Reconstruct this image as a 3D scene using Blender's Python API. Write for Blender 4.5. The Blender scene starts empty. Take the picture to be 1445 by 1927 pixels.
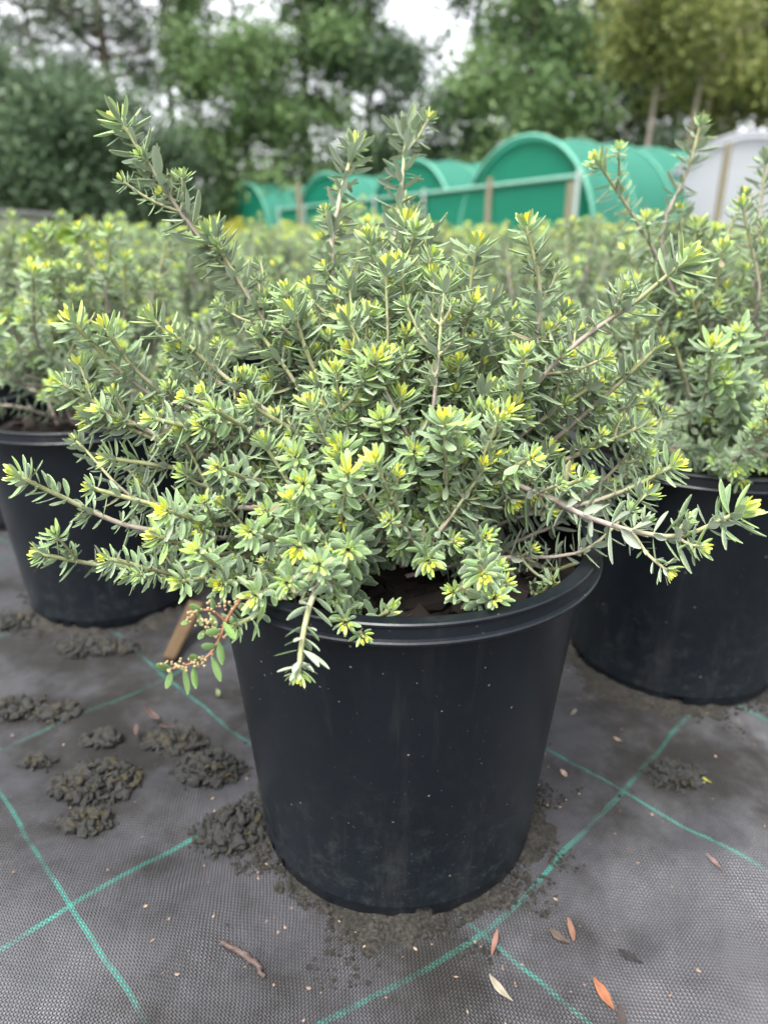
import bpy, bmesh, math, random
import numpy as np
from mathutils import Vector, Matrix, noise as mnoise
from mathutils.bvhtree import BVHTree

R = math.radians
SC = bpy.context.scene
COL = SC.collection

# ------------------------------------------------------------------ camera
PITCH, CAM_H, FPX = 21.5, 0.397, 1300.0          # FPX: focal length in pixels of the 1445x1927 photograph
cam = bpy.data.cameras.new('camera')
cam.sensor_fit = 'VERTICAL'; cam.sensor_height = 36.0
cam.lens = 36.0 * FPX / 1927.0
cam.clip_start = 0.01; cam.clip_end = 2000
cam.dof.use_dof = True; cam.dof.focus_distance = 0.368; cam.dof.aperture_fstop = 5.6
camo = bpy.data.objects.new('camera', cam); COL.objects.link(camo)
camo.location = (0, 0, CAM_H); camo.rotation_euler = (R(90 - PITCH), 0, 0)
SC.camera = camo

# ------------------------------------------------------------------ sky and sun (bright overcast)
SUN_EL, SUN_ROT = 66, -150
w = bpy.data.worlds.new('World'); SC.world = w; w.use_nodes = True
nt = w.node_tree; nt.nodes.clear()
sky = nt.nodes.new('ShaderNodeTexSky'); sky.sky_type = 'NISHITA'; sky.sun_disc = False
sky.sun_elevation = R(SUN_EL); sky.sun_rotation = R(SUN_ROT)
sky.air_density = 1.0; sky.dust_density = 4.0; sky.ozone_density = 1.0
hs = nt.nodes.new('ShaderNodeHueSaturation'); hs.inputs['Saturation'].default_value = 0.16   # cloud cover greys the sky
hs.inputs['Value'].default_value = 1.0
bg = nt.nodes.new('ShaderNodeBackground'); bg.inputs['Strength'].default_value = 0.15
wo = nt.nodes.new('ShaderNodeOutputWorld')
nt.links.new(sky.outputs[0], hs.inputs['Color']); nt.links.new(hs.outputs[0], bg.inputs['Color'])
nt.links.new(bg.outputs[0], wo.inputs['Surface'])
sun = bpy.data.lights.new('sun', 'SUN'); sun.energy = 1.5; sun.angle = R(25); sun.color = (1.0, 0.97, 0.92)
suno = bpy.data.objects.new('sun', sun); COL.objects.link(suno)
_a = R(SUN_ROT)
_d = Vector((math.sin(_a) * math.cos(R(SUN_EL)), math.cos(_a) * math.cos(R(SUN_EL)), math.sin(R(SUN_EL))))
suno.rotation_euler = _d.to_track_quat('Z', 'Y').to_euler()
SC.view_settings.view_transform = 'Standard'; SC.view_settings.look = 'None'
SC.view_settings.gamma = 1.0; SC.view_settings.use_curve_mapping = False
SC.view_settings.exposure = 2.2
SC.cycles.max_bounces = 8; SC.cycles.transparent_max_bounces = 8
SC.cycles.use_denoising = True

# ------------------------------------------------------------------ helpers
def px(u, v, Y):
    """world point seen at photograph pixel (u, v), Y metres in front of the camera"""
    p = R(PITCH); dx = (u - 722.5) / FPX; dy = (963.5 - v) / FPX
    d = np.array([dx, math.cos(p) + dy * math.sin(p), -math.sin(p) + dy * math.cos(p)])
    return np.array([0, 0, CAM_H]) + d * (Y / d[1])

def gpx(u, v, z=0.0):
    p = R(PITCH); dx = (u - 722.5) / FPX; dy = (963.5 - v) / FPX
    d = np.array([dx, math.cos(p) + dy * math.sin(p), -math.sin(p) + dy * math.cos(p)])
    return np.array([0, 0, CAM_H]) + d * ((z - CAM_H) / d[2])

def tag(o, label=None, cat=None, group=None, kind=None):
    if label: o['label'] = label
    if cat: o['category'] = cat
    if group: o['group'] = group
    if kind: o['kind'] = kind
    return o

def link(name, data, parent=None, loc=None, mat=None):
    o = bpy.data.objects.new(name, data); COL.objects.link(o)
    if parent is not None: o.parent = parent
    if loc is not None: o.location = loc
    if mat is not None and data is not None and not data.materials: data.materials.append(mat)
    return o

def empty(name, loc, label, cat, group=None):
    o = bpy.data.objects.new(name, None); COL.objects.link(o); o.location = loc
    o.empty_display_size = 0.05
    return tag(o, label, cat, group)

def mesh_np(name, V, F, mat=None, smooth=True, attrs=None, uv=None):
    """V (n,3), F (m,k) faces of one size; attrs {name: per-vertex floats}; uv per-vertex (n,2)"""
    me = bpy.data.meshes.new(name)
    V = np.ascontiguousarray(V, np.float32); F = np.ascontiguousarray(F, np.int32)
    n, m, k = len(V), len(F), F.shape[1]
    me.vertices.add(n); me.vertices.foreach_set('co', V.ravel())
    me.loops.add(m * k); me.loops.foreach_set('vertex_index', F.ravel())
    me.polygons.add(m)
    me.polygons.foreach_set('loop_start', np.arange(0, m * k, k, dtype=np.int32))
    me.polygons.foreach_set('loop_total', np.full(m, k, np.int32))
    me.polygons.foreach_set('use_smooth', np.full(m, smooth, bool))
    if attrs:
        for a, v in attrs.items():
            at = me.attributes.new(a, 'FLOAT', 'POINT'); at.data.foreach_set('value', np.ascontiguousarray(v, np.float32))
    if uv is not None:
        l = me.uv_layers.new(name='UVMap')
        l.data.foreach_set('uv', np.ascontiguousarray(uv[F.ravel()], np.float32).ravel())
    me.update(calc_edges=True); me.validate()
    if mat: me.materials.append(mat)
    return me

def mesh_py(name, V, F, mat=None, smooth=False):
    me = bpy.data.meshes.new(name); me.from_pydata([tuple(v) for v in V], [], [tuple(f) for f in F]); me.update()
    if smooth: me.polygons.foreach_set('use_smooth', [True] * len(me.polygons))
    if mat: me.materials.append(mat)
    return me

def revolve(profile, n=96, skip=None):
    """profile [(r, z)...] turned about z; skip(i_profile, j_angle) leaves a quad out"""
    V = []; F = []
    for r, z in profile:
        for j in range(n):
            a = 2 * math.pi * j / n; V.append((r * math.cos(a), r * math.sin(a), z))
    for i in range(len(profile) - 1):
        for j in range(n):
            if skip and skip(i, j): continue
            k = (j + 1) % n
            F.append((i * n + j, i * n + k, (i + 1) * n + k, (i + 1) * n + j))
    return V, F

def frames(P):
    P = np.asarray(P, float); T = np.gradient(P, axis=0); T /= np.linalg.norm(T, axis=1)[:, None] + 1e-12
    up = np.array([0.123, 0.31, 0.94]); N = []
    n = up - T[0] * (up @ T[0])
    if np.linalg.norm(n) < 0.1: n = np.array([1., 0, 0]) - T[0] * T[0][0]
    n /= np.linalg.norm(n)
    for t in T:
        n = n - t * (n @ t); n /= np.linalg.norm(n) + 1e-12; N.append(n.copy())
    N = np.array(N); return T, N, np.cross(T, N)

def tube(P, rad, k=6, cap=True):
    P = np.asarray(P, float); T, N, B = frames(P); rad = np.broadcast_to(rad, (len(P),))
    a = np.arange(k) * 2 * math.pi / k
    V = P[:, None, :] + rad[:, None, None] * (np.cos(a)[None, :, None] * N[:, None, :] + np.sin(a)[None, :, None] * B[:, None, :])
    V = V.reshape(-1, 3); F = []
    for i in range(len(P) - 1):
        for j in range(k):
            q = (j + 1) % k; F.append((i * k + j, i * k + q, (i + 1) * k + q, (i + 1) * k + j))
    return V, np.array(F)

def join(parts):
    Vs, Fs, o = [], [], 0
    for V, F in parts:
        Vs.append(np.asarray(V)); Fs.append(np.asarray(F) + o); o += len(V)
    return np.concatenate(Vs), np.concatenate(Fs)

def smooth_path(pts, n):
    """Catmull-Rom through pts, resampled to n points of equal spacing"""
    P = np.asarray(pts, float)
    Q = np.vstack([2 * P[0] - P[1], P, 2 * P[-1] - P[-2]]); out = []
    for i in range(1, len(Q) - 2):
        for t in np.linspace(0, 1, 14, endpoint=False):
            a, b, c, d = Q[i - 1], Q[i], Q[i + 1], Q[i + 2]
            out.append(.5 * ((2 * b) + (c - a) * t + (2 * a - 5 * b + 4 * c - d) * t * t + (3 * b - a - 3 * c + d) * t ** 3))
    out.append(Q[-2]); out = np.array(out)
    s = np.concatenate([[0], np.cumsum(np.linalg.norm(np.diff(out, axis=0), axis=1))])
    q = np.linspace(0, s[-1], n)
    return np.stack([np.interp(q, s, out[:, i]) for i in range(3)], 1), s[-1]

# ------------------------------------------------------------------ materials
class NT:
    def __init__(s, name):
        s.m = bpy.data.materials.new(name); s.m.use_nodes = True; s.t = s.m.node_tree; s.t.nodes.clear()
        s.out = s.n('ShaderNodeOutputMaterial')
    def n(s, typ, **kw):
        x = s.t.nodes.new(typ)
        for k, v in kw.items(): setattr(x, k, v)
        return x
    def l(s, a, b): s.t.links.new(a, b)
    def val(s, sock, v):
        if isinstance(v, bpy.types.NodeSocket): s.l(v, sock)
        else: sock.default_value = v
    def math(s, op, a, b=0.0, c=0.0, clamp=False):
        x = s.n('ShaderNodeMath', operation=op); x.use_clamp = clamp
        s.val(x.inputs[0], a); s.val(x.inputs[1], b); s.val(x.inputs[2], c); return x.outputs[0]
    def mix(s, f, a, b, mode='MIX'):
        x = s.n('ShaderNodeMix', data_type='RGBA', blend_type=mode)
        s.val(x.inputs[0], f)
        for sk, v in ((x.inputs[6], a), (x.inputs[7], b)):
            if isinstance(v, bpy.types.NodeSocket): s.l(v, sk)
            else: sk.default_value = (*v, 1.0)
        return x.outputs[2]
    def noise(s, scale, detail=3, rough=.55, vec=None):
        x = s.n('ShaderNodeTexNoise'); x.inputs['Scale'].default_value = scale
        x.inputs['Detail'].default_value = detail; x.inputs['Roughness'].default_value = rough
        if vec is not None: s.l(vec, x.inputs['Vector'])
        return x.outputs['Fac']
    def ramp(s, f, lo, hi):
        x = s.n('ShaderNodeMapRange'); s.val(x.inputs[0], f); x.inputs[1].default_value = lo; x.inputs[2].default_value = hi
        x.interpolation_type = 'SMOOTHSTEP'
        return x.outputs[0]
    def attr(s, name): return s.n('ShaderNodeAttribute', attribute_name=name).outputs['Fac']
    def obj(s): return s.n('ShaderNodeTexCoord').outputs['Object']
    def bump(s, h, strength, dist):
        x = s.n('ShaderNodeBump'); x.inputs['Strength'].default_value = strength; x.inputs['Distance'].default_value = dist
        s.l(h, x.inputs['Height']); return x.outputs[0]
    def bsdf(s, col, rough=.6, spec=.5, normal=None, sheen=0, trans=None, tw=0.0):
        b = s.n('ShaderNodeBsdfPrincipled')
        s.val(b.inputs['Base Color'], col if isinstance(col, bpy.types.NodeSocket) else (*col, 1))
        s.val(b.inputs['Roughness'], rough); s.val(b.inputs['Specular IOR Level'], spec)
        if sheen: b.inputs['Sheen Weight'].default_value = sheen
        if normal is not None: s.l(normal, b.inputs['Normal'])
        o = b.outputs[0]
        if tw:
            t = s.n('ShaderNodeBsdfTranslucent'); s.val(t.inputs[0], trans if trans is not None else col)
            mx = s.n('ShaderNodeMixShader'); mx.inputs[0].default_value = tw
            s.l(o, mx.inputs[1]); s.l(t.outputs[0], mx.inputs[2]); o = mx.outputs[0]
        s.l(o, s.out.inputs['Surface']); return s.m

def plain(name, c, rough=.6, spec=.4, var=.25, scale=40, bump=0, bscale=200, c2=None):
    k = NT(name); co = k.obj()
    c2 = c2 or tuple(x * (1 - var) for x in c)
    col = k.mix(k.noise(scale, 4, .6, co), tuple(c), c2)
    nrm = k.bump(k.noise(bscale, 3, .6, co), 1.0, bump) if bump else None
    return k.bsdf(col, rough, spec, nrm)

def leaf_material(name, old, mid, young, pale, edge=.42, tw=.18, under=(.30, .34, .27), lime=None):
    k = NT(name)
    age, rnd = k.attr('age'), k.attr('rnd')
    uv = k.n('ShaderNodeSeparateXYZ'); k.l(k.n('ShaderNodeTexCoord').outputs['UV'], uv.inputs[0])
    u, v = uv.outputs[0], uv.outputs[1]
    c = k.mix(k.ramp(age, .02, .40), old, mid)
    c = k.mix(k.ramp(age, .30, .62), c, lime or tuple(.5 * (a + b) for a, b in zip(mid, young)))
    c = k.mix(k.math('MULTIPLY', k.ramp(age, .58, .92), k.math('SUBTRACT', 1.0, k.math('MULTIPLY', k.ramp(v, .45, 1.0), .35))), c, young)
    c = k.mix(k.math('MULTIPLY', k.math('SUBTRACT', rnd, .5), .5), c, pale)                       # leaf-to-leaf difference
    c = k.mix(k.math('MULTIPLY', k.ramp(rnd, .5, 0.0), .28), c, tuple(x * .45 for x in old))
    across = k.math('ABSOLUTE', k.math('SUBTRACT', u, .5))                                        # 0 midrib .. .5 margin
    c = k.mix(k.math('MULTIPLY', k.math('GREATER_THAN', rnd, .985), .8), c, (.16, .10, .05))       # a few dead leaves
    geo = k.n('ShaderNodeNewGeometry')
    pos = geo.outputs['Position']
    fleck = k.ramp(k.noise(2600, 2, .6, pos), .52, .70)                                            # silvery hairs
    c = k.mix(k.math('MULTIPLY', fleck, k.math('SUBTRACT', .56, k.math('MULTIPLY', age, .50))), c, pale)
    e = k.math('MAXIMUM', k.ramp(across, .36, .49), k.ramp(v, .88, 1.0))
    c = k.mix(k.math('MULTIPLY', e, edge), c, tuple(.5 * a + .5 * b for a, b in zip(pale, lime or mid)))
    c = k.mix(k.math('MULTIPLY', k.ramp(across, .09, .0), .55), c, tuple(x * .6 for x in old))     # groove over the midrib
    fcol = k.mix(k.math('MULTIPLY', geo.outputs['Backfacing'], k.math('SUBTRACT', 1.0, age, clamp=True)), c, under)
    return k.bsdf(fcol, .62, .25, k.bump(k.noise(1500, 2, .6, pos), .5, .0005), sheen=.15, trans=c, tw=tw)

M_LEAF = leaf_material('leaf_grey_green', (.084, .131, .077), (.168, .285, .082), (.72, .63, .010), (.44, .50, .39), tw=.20, lime=(.34, .47, .040), under=(.29, .33, .26))

def stem_material():
    k = NT('stem_grey_brown'); a = k.attr('age'); p = k.n('ShaderNodeNewGeometry').outputs['Position']
    c = k.mix(k.noise(260, 4, .65, p), (.17, .135, .11), (.31, .265, .23))
    g = k.mix(k.noise(180, 3, .6, p), (.17, .20, .07), (.27, .26, .15))
    c = k.mix(k.ramp(a, .25, .9), c, g)
    return k.bsdf(c, .65, .3, k.bump(k.noise(900, 3, .7, p), .5, .0006))
M_STEM = stem_material()

def pot_material():
    k = NT('black_plastic'); o = k.obj(); p = k.n('ShaderNodeNewGeometry').outputs['Position']
    v = k.n('ShaderNodeTexVoronoi'); v.inputs['Scale'].default_value = 120; k.l(o, v.inputs['Vector'])
    sep = k.n('ShaderNodeSeparateColor'); k.l(v.outputs['Color'], sep.inputs[0])
    speck = k.math('MULTIPLY', k.math('LESS_THAN', v.outputs['Distance'], k.math('MULTIPLY', sep.outputs[0], .105)), k.math('GREATER_THAN', sep.outputs[1], .48))
    z = k.n('ShaderNodeSeparateXYZ'); k.l(o, z.inputs[0])
    low = k.math('SUBTRACT', 1.0, k.ramp(z.outputs[2], .0, .16))
    v2 = k.n('ShaderNodeTexVoronoi'); v2.inputs['Scale'].default_value = 330; k.l(o, v2.inputs['Vector'])
    s2 = k.n('ShaderNodeSeparateColor'); k.l(v2.outputs['Color'], s2.inputs[0])
    speck2 = k.math('MULTIPLY', k.math('LESS_THAN', v2.outputs['Distance'], .13), k.math('GREATER_THAN', s2.outputs[1], k.math('SUBTRACT', .90, k.math('MULTIPLY', low, .25))))
    dust = k.math('MULTIPLY', k.ramp(k.noise(75, 7, .78, o), .46, .78), k.math('ADD', .03, k.math('MULTIPLY', low, .30)))
    c = k.mix(dust, (.0038, .0054, .0078), (.042, .052, .045))
    ms = k.n('ShaderNodeMapping'); ms.inputs['Scale'].default_value = (70, 70, 5); k.l(o, ms.inputs['Vector'])
    streak = k.math('MULTIPLY', k.ramp(k.noise(1.0, 5, .7, ms.outputs[0]), .52, .80), .28)
    c = k.mix(streak, c, (.030, .028, .026))
    c = k.mix(k.math('MULTIPLY', speck, .6), c, (.15, .135, .11))
    c = k.mix(k.math('MULTIPLY', speck2, .5), c, (.075, .07, .062))
    ro = k.math('ADD', .28, k.math('MULTIPLY', k.noise(60, 4, .6, o), .16))
    ro = k.math('ADD', ro, k.math('ADD', k.math('MULTIPLY', dust, .5), k.math('MULTIPLY', streak, .5)), clamp=True)
    h = k.math('ADD', k.math('MULTIPLY', k.noise(500, 2, .5, o), .3), speck)
    return k.bsdf(c, ro, .25, k.bump(h, .35, .0006))
M_POT = pot_material()

def mat_material():
    """woven black weed mat with green marker threads"""
    k = NT('woven_weed_mat'); o = k.obj()
    mp = k.n('ShaderNodeMapping'); mp.inputs['Rotation'].default_value = (0, 0, R(-45.0)); k.l(o, mp.inputs['Vector'])
    nz = k.n('ShaderNodeTexNoise'); nz.inputs['Scale'].default_value = 7; nz.inputs['Detail'].default_value = 3; k.l(o, nz.inputs['Vector'])
    off = k.n('ShaderNodeVectorMath', operation='SUBTRACT'); k.l(nz.outputs['Color'], off.inputs[0]); off.inputs[1].default_value = (.5, .5, .5)
    sc = k.n('ShaderNodeVectorMath', operation='SCALE'); k.l(off.outputs[0], sc.inputs[0]); sc.inputs['Scale'].default_value = .017
    ad = k.n('ShaderNodeVectorMath', operation='ADD'); k.l(mp.outputs[0], ad.inputs[0]); k.l(sc.outputs[0], ad.inputs[1])
    xyz = k.n('ShaderNodeSeparateXYZ'); k.l(ad.outputs[0], xyz.inputs[0])
    a, b = xyz.outputs[0], xyz.outputs[1]
    vd = k.n('ShaderNodeVectorMath', operation='DISTANCE'); k.l(o, vd.inputs[0]); vd.inputs[1].default_value = (-.06, .22, 0)
    pull = k.math('EXPONENT', k.math('MULTIPLY', k.math('MULTIPLY', vd.outputs['Value'], vd.outputs['Value']), -1 / .0081))
    bl = k.math('SUBTRACT', b, k.math('MULTIPLY', pull, .040))
    P1, P2 = .00140, .00175
    ta, tb = k.math('DIVIDE', a, P1), k.math('DIVIDE', b, P2)
    par = k.math('MODULO', k.math('ABSOLUTE', k.math('ADD', k.math('FLOOR', ta), k.math('FLOOR', tb))), 2.0)   # over / under
    fa = k.math('ABSOLUTE', k.math('SUBTRACT', k.math('FRACT', ta), .5)); fb = k.math('ABSOLUTE', k.math('SUBTRACT', k.math('FRACT', tb), .5))
    fa = k.math('ABSOLUTE', fa); fb = k.math('ABSOLUTE', fb)
    h1 = k.math('SUBTRACT', 1.0, k.math('MULTIPLY', k.math('MULTIPLY', fa, fa), 3.2))
    h2 = k.math('SUBTRACT', 1.0, k.math('MULTIPLY', k.math('MULTIPLY', fb, fb), 3.2))
    warp_top = k.math('MULTIPLY', h1, k.math('ADD', .35, k.math('MULTIPLY', par, .65)))
    weft_top = k.math('MULTIPLY', h2, k.math('SUBTRACT', 1.0, k.math('MULTIPLY', par, .65)))
    h = k.math('MAXIMUM', warp_top, weft_top)
    iswarp = k.math('GREATER_THAN', warp_top, weft_top)
    # marker threads on a grid of .168 x .19 m, two threads each
    def line(t, off_, period, half):
        q = k.math('SUBTRACT', k.math('FRACT', k.math('ADD', k.math('DIVIDE', k.math('SUBTRACT', t, off_), period), 100.5)), .5)
        return k.math('LESS_THAN', k.math('ABSOLUTE', k.math('MULTIPLY', q, period)), half)
    la = k.math('MULTIPLY', line(a, .083, .171, .0014), k.math('ADD', k.math('MULTIPLY', iswarp, .8), .15))
    lb = k.math('MULTIPLY', line(bl, .167, .195, .0018), k.math('SUBTRACT', .85, k.math('MULTIPLY', iswarp, .7)))
    wear = k.ramp(k.noise(14, 5, .7, o), .66, .40)
    green = k.math('MULTIPLY', k.math('MAXIMUM', la, lb), k.math('ADD', .06, k.math('MULTIPLY', wear, .80)))
    # dirt and algae film
    dirt = k.ramp(k.noise(5.2, 7, .66, o), .40, .60)
    fine = k.noise(90, 4, .7, o)
    thr = k.mix(fine, (.024, .024, .028), (.070, .069, .078))
    film = k.mix(k.noise(25, 4, .6, o), (.007, .0065, .0055), (.020, .0175, .013))
    c = k.mix(k.math('MULTIPLY', dirt, .85), thr, film)
    c = k.mix(k.ramp(h, .80, .40), c, (.004, .004, .004))
    c = k.mix(k.math('MULTIPLY', green, k.math('SUBTRACT', 1.0, k.math('MULTIPLY', dirt, .72))), c, (.016, .25, .19))
    ro = k.math('ADD', .28, k.math('MULTIPLY', dirt, .28))
    spec = k.math('SUBTRACT', .62, k.math('MULTIPLY', dirt, .42))
    hh = k.math('ADD', h, k.math('MULTIPLY', fine, .35))
    return k.bsdf(c, ro, spec, k.bump(hh, 1.0, .0008))

def soil_material(name='potting_mix', a=(.0035, .003, .0025), b=(.013, .010, .008)):
    k = NT(name); o = k.obj()
    c = k.mix(k.noise(120, 5, .7, o), a, b)
    return k.bsdf(c, .9, .2, k.bump(k.noise(240, 4, .7, o), 1.0, .003))
M_SOIL = soil_material()
M_BARK = plain('bark_chip', (.022, .014, .010), .8, .25, .5, 90, .001, 300, (.007, .005, .004))
M_CLUMP = None
def clump_material():
    k = NT('dried_algae'); o = k.obj(); a = k.attr('rnd')
    c = k.mix(k.noise(60, 4, .65, o), (.003, .0032, .003), (.034, .034, .030))
    c = k.mix(k.ramp(a, .78, 1.05), c, (.040, .032, .012))
    return k.bsdf(c, .5, .45, k.bump(k.noise(700, 5, .75, o), 1.0, .0025))
M_CLUMP = clump_material()

# ------------------------------------------------------------------ the setting: ground and mat
k = NT('field_soil'); o_ = k.obj()
gm = k.bsdf(k.mix(k.ramp(k.noise(.35, 5, .6, o_), .4, .6), (.10, .085, .055), (.06, .085, .03)), .9, .2, k.bump(k.noise(6, 4, .6, o_), .6, .05))
me = mesh_py('ground', [(-400, -60, -.03), (400, -60, -.03), (400, 700, -.03), (-400, 700, -.03)], [(0, 1, 2, 3)], gm)
tag(link('ground', me), kind='structure')

def grid_axis(lo, hi, dens_lo, dens_hi, fine, coarse):
    xs = list(np.arange(lo, dens_lo, coarse)) + list(np.arange(dens_lo, dens_hi, fine)) + list(np.arange(dens_hi, hi + 1e-6, coarse))
    return np.array(xs)
gx = grid_axis(-6, 6.01, -.7, .8, .008, .15); gy = grid_axis(-1.0, 7.01, .1, 1.1, .008, .15)
X, Y = np.meshgrid(gx, gy)
Z = np.zeros_like(X)
for i in range(X.shape[0]):
    for j in range(X.shape[1]):
        x, y = X[i, j], Y[i, j]
        Z[i, j] = .010 * mnoise.noise((x * 5.3, y * 5.3, 1.7)) + .0055 * mnoise.noise((x * 15, y * 15, 4.1)) + .0012 * mnoise.noise((x * 46, y * 46, 9.1))
GROUND_POTS = [(.010, .407), (.294, .617), (-.322, .752)]
for cx, cy in GROUND_POTS:                                       # the pots press the mat flat
    d = np.hypot(X - cx, Y - cy); Z *= np.clip((d - .10) / .06, 0, 1)
nx, ny = len(gx), len(gy)
idx = np.arange(nx * ny).reshape(ny, nx)
F = np.stack([idx[:-1, :-1].ravel(), idx[:-1, 1:].ravel(), idx[1:, 1:].ravel(), idx[1:, :-1].ravel()], 1)
tag(link('weed_mat', mesh_np('weed_mat', np.stack([X.ravel(), Y.ravel(), Z.ravel()], 1), F, mat_material())),
    'black woven weed mat with turquoise marker threads under the pots', kind='structure')
def mat_z(x, y):
    z = .010 * mnoise.noise((x * 5.3, y * 5.3, 1.7)) + .0055 * mnoise.noise((x * 15, y * 15, 4.1)) + .0012 * mnoise.noise((x * 46, y * 46, 9.1))
    for cx, cy in GROUND_POTS: z *= min(1, max(0, (math.hypot(x - cx, y - cy) - .10) / .06))
    return z

# ------------------------------------------------------------------ pots
LIP = .218
def pot_meshes(n=112):
    prof = [(.0935, .0012), (.0975, .0016), (.0985, .004), (.0990, .011), (.0994, .0125), (.0994, .0135), (.0990, .015), (.104, .08), (.110, .15), (.1166, LIP - .0012)]
    slots = [(4 * math.pi / 3 + a) for a in (-.02, .16, 1.2, 2.3, 3.4, 4.4, 5.5)]
    def skip(i, j):
        a = 2 * math.pi * (j + .5) / n
        return i in (1, 2) and any(abs((a - s + math.pi) % (2 * math.pi) - math.pi) < .035 for s in slots)
    wall = mesh_py('wall', *revolve(prof, n, skip), M_POT, True)
    inner = mesh_py('lining', *revolve([(.001, .006), (.0955, .006), (.0962, .014), (.1128, LIP + .0035)], n), M_POT, True)
    rimp = [(.1168, LIP - .0022), (.1244, LIP - .0018), (.1253, LIP - .0010), (.1254, LIP + .0002), (.1247, LIP + .0010), (.1228, LIP + .0015),
            (.1224, LIP + .0072), (.1232, LIP + .0080), (.1232, LIP + .0092), (.1224, LIP + .0099), (.1146, LIP + .0092), (.1138, LIP + .0084), (.1130, LIP + .0030)]
    rim = mesh_py('rim', *revolve(rimp, n), M_POT, True); rim.set_sharp_from_angle(angle=R(28))
    return wall, inner, rim
POT_W, POT_I, POT_R = pot_meshes()

def soil_mesh(seed):
    V = []; F = []; n = 40; rings = 14
    for i in range(rings + 1):
        r = .1135 * i / rings
        for j in range(n):
            a = 2 * math.pi * j / n; x, y = r * math.cos(a), r * math.sin(a)
            V.append((x, y, .203 + .005 * mnoise.noise((x * 60, y * 60, seed)) + .0035 * mnoise.noise((x * 150, y * 150, seed)) + .01 * math.exp(-(r / .04) ** 2)))
    for i in range(rings):
        for j in range(n):
            q = (j + 1) % n; F.append((i * n + j, i * n + q, (i + 1) * n + q, (i + 1) * n + j))
    return mesh_py('potting_mix', V, F, M_SOIL, True)

def chip_mesh(seed):
    rg = random.Random(seed); bm = bmesh.new(); bmesh.ops.create_cube(bm, size=1.0)
    for v in bm.verts: v.co += Vector((rg.uniform(-.22, .22), rg.uniform(-.22, .22), rg.uniform(-.2, .2)))
    me = bpy.data.meshes.new('bark_chip'); bm.to_mesh(me); bm.free(); me.materials.append(M_BARK); return me
CHIPS = [chip_mesh(i) for i in range(5)]
SOIL = [soil_mesh(i * 3.3) for i in range(2)]

def make_pot(x, y, label, group=None, chips=0, seed=0, rz=0.0):
    e = empty('nursery_pot', (x, y, 0), label, 'pot', group); e.rotation_euler = (0, 0, rz)
    link('wall', POT_W, e); link('lining', POT_I, e); link('rim', POT_R, e); link('potting_mix', SOIL[seed % 2], e)
    rg = random.Random(seed + 50)
    for i in range(chips):
        a, r = rg.uniform(0, 6.283), .096 * math.sqrt(rg.random())
        o = link('bark_chip', CHIPS[i % 5], e, (r * math.cos(a), r * math.sin(a), .205 + rg.uniform(0, .004)))
        o.rotation_euler = (rg.uniform(-.4, .4), rg.uniform(-.4, .4), rg.uniform(0, 6.28))
        s = rg.uniform(.7, 1.9); o.scale = (.013 * s, .006 * s, .0032 * s)
    return e
FP, RP, LP = GROUND_POTS
make_pot(*FP, 'black plastic nursery pot standing nearest, in the middle of the weed mat', 'black nursery pots', 170, 1, R(-30))
make_pot(*RP, 'black plastic nursery pot behind the nearest pot, on its right', 'black nursery pots', 70, 2, R(-55))
make_pot(*LP, 'black plastic nursery pot behind the nearest pot, on its left', 'black nursery pots', 40, 3, R(12))

# ------------------------------------------------------------------ shrubs
def leaf_template(seed, nv, nu, curl, fold):
    """unit leaf: base at origin, along +Y (length 1), upper face +Z, width 1"""
    vs = np.linspace(0, 1, nv + 1) ** .85; us = np.linspace(-1, 1, nu + 1)
    V = []; UV = []
    for v in vs:
        prof = .14 + .86 * math.sin(math.pi * v) ** .9 if v < .5 else max(.24, (1 - ((v - .5) / .5) ** 2.5) ** .66)
        for u in us:
            roll = -.34 * abs(u) ** 2.6 + fold * abs(u) * (1 - .4 * v) - .06 * math.exp(-(u / .3) ** 2)
            V.append((.5 * u * prof, v, roll * prof * .8 + curl * (v * v - .25 * v)))
            UV.append((.5 + .5 * u, v))
    n = nu + 1; F = []
    for i in range(nv):
        for j in range(nu): F.append((i * n + j, i * n + j + 1, (i + 1) * n + j + 1, (i + 1) * n + j))
    V = np.array(V); V[:, 2] *= 1.0
    return V, np.array(F), np.array(UV)
SHAPES = [(1, .10, .12), (2, -.10, .05), (3, .18, .42), (4, -.22, .0)]
T_HI = [leaf_template(s, 6, 4, c, f) for s, c, f in SHAPES]
T_LO = [leaf_template(s, 4, 2, c, f) for s, c, f in SHAPES]

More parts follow.
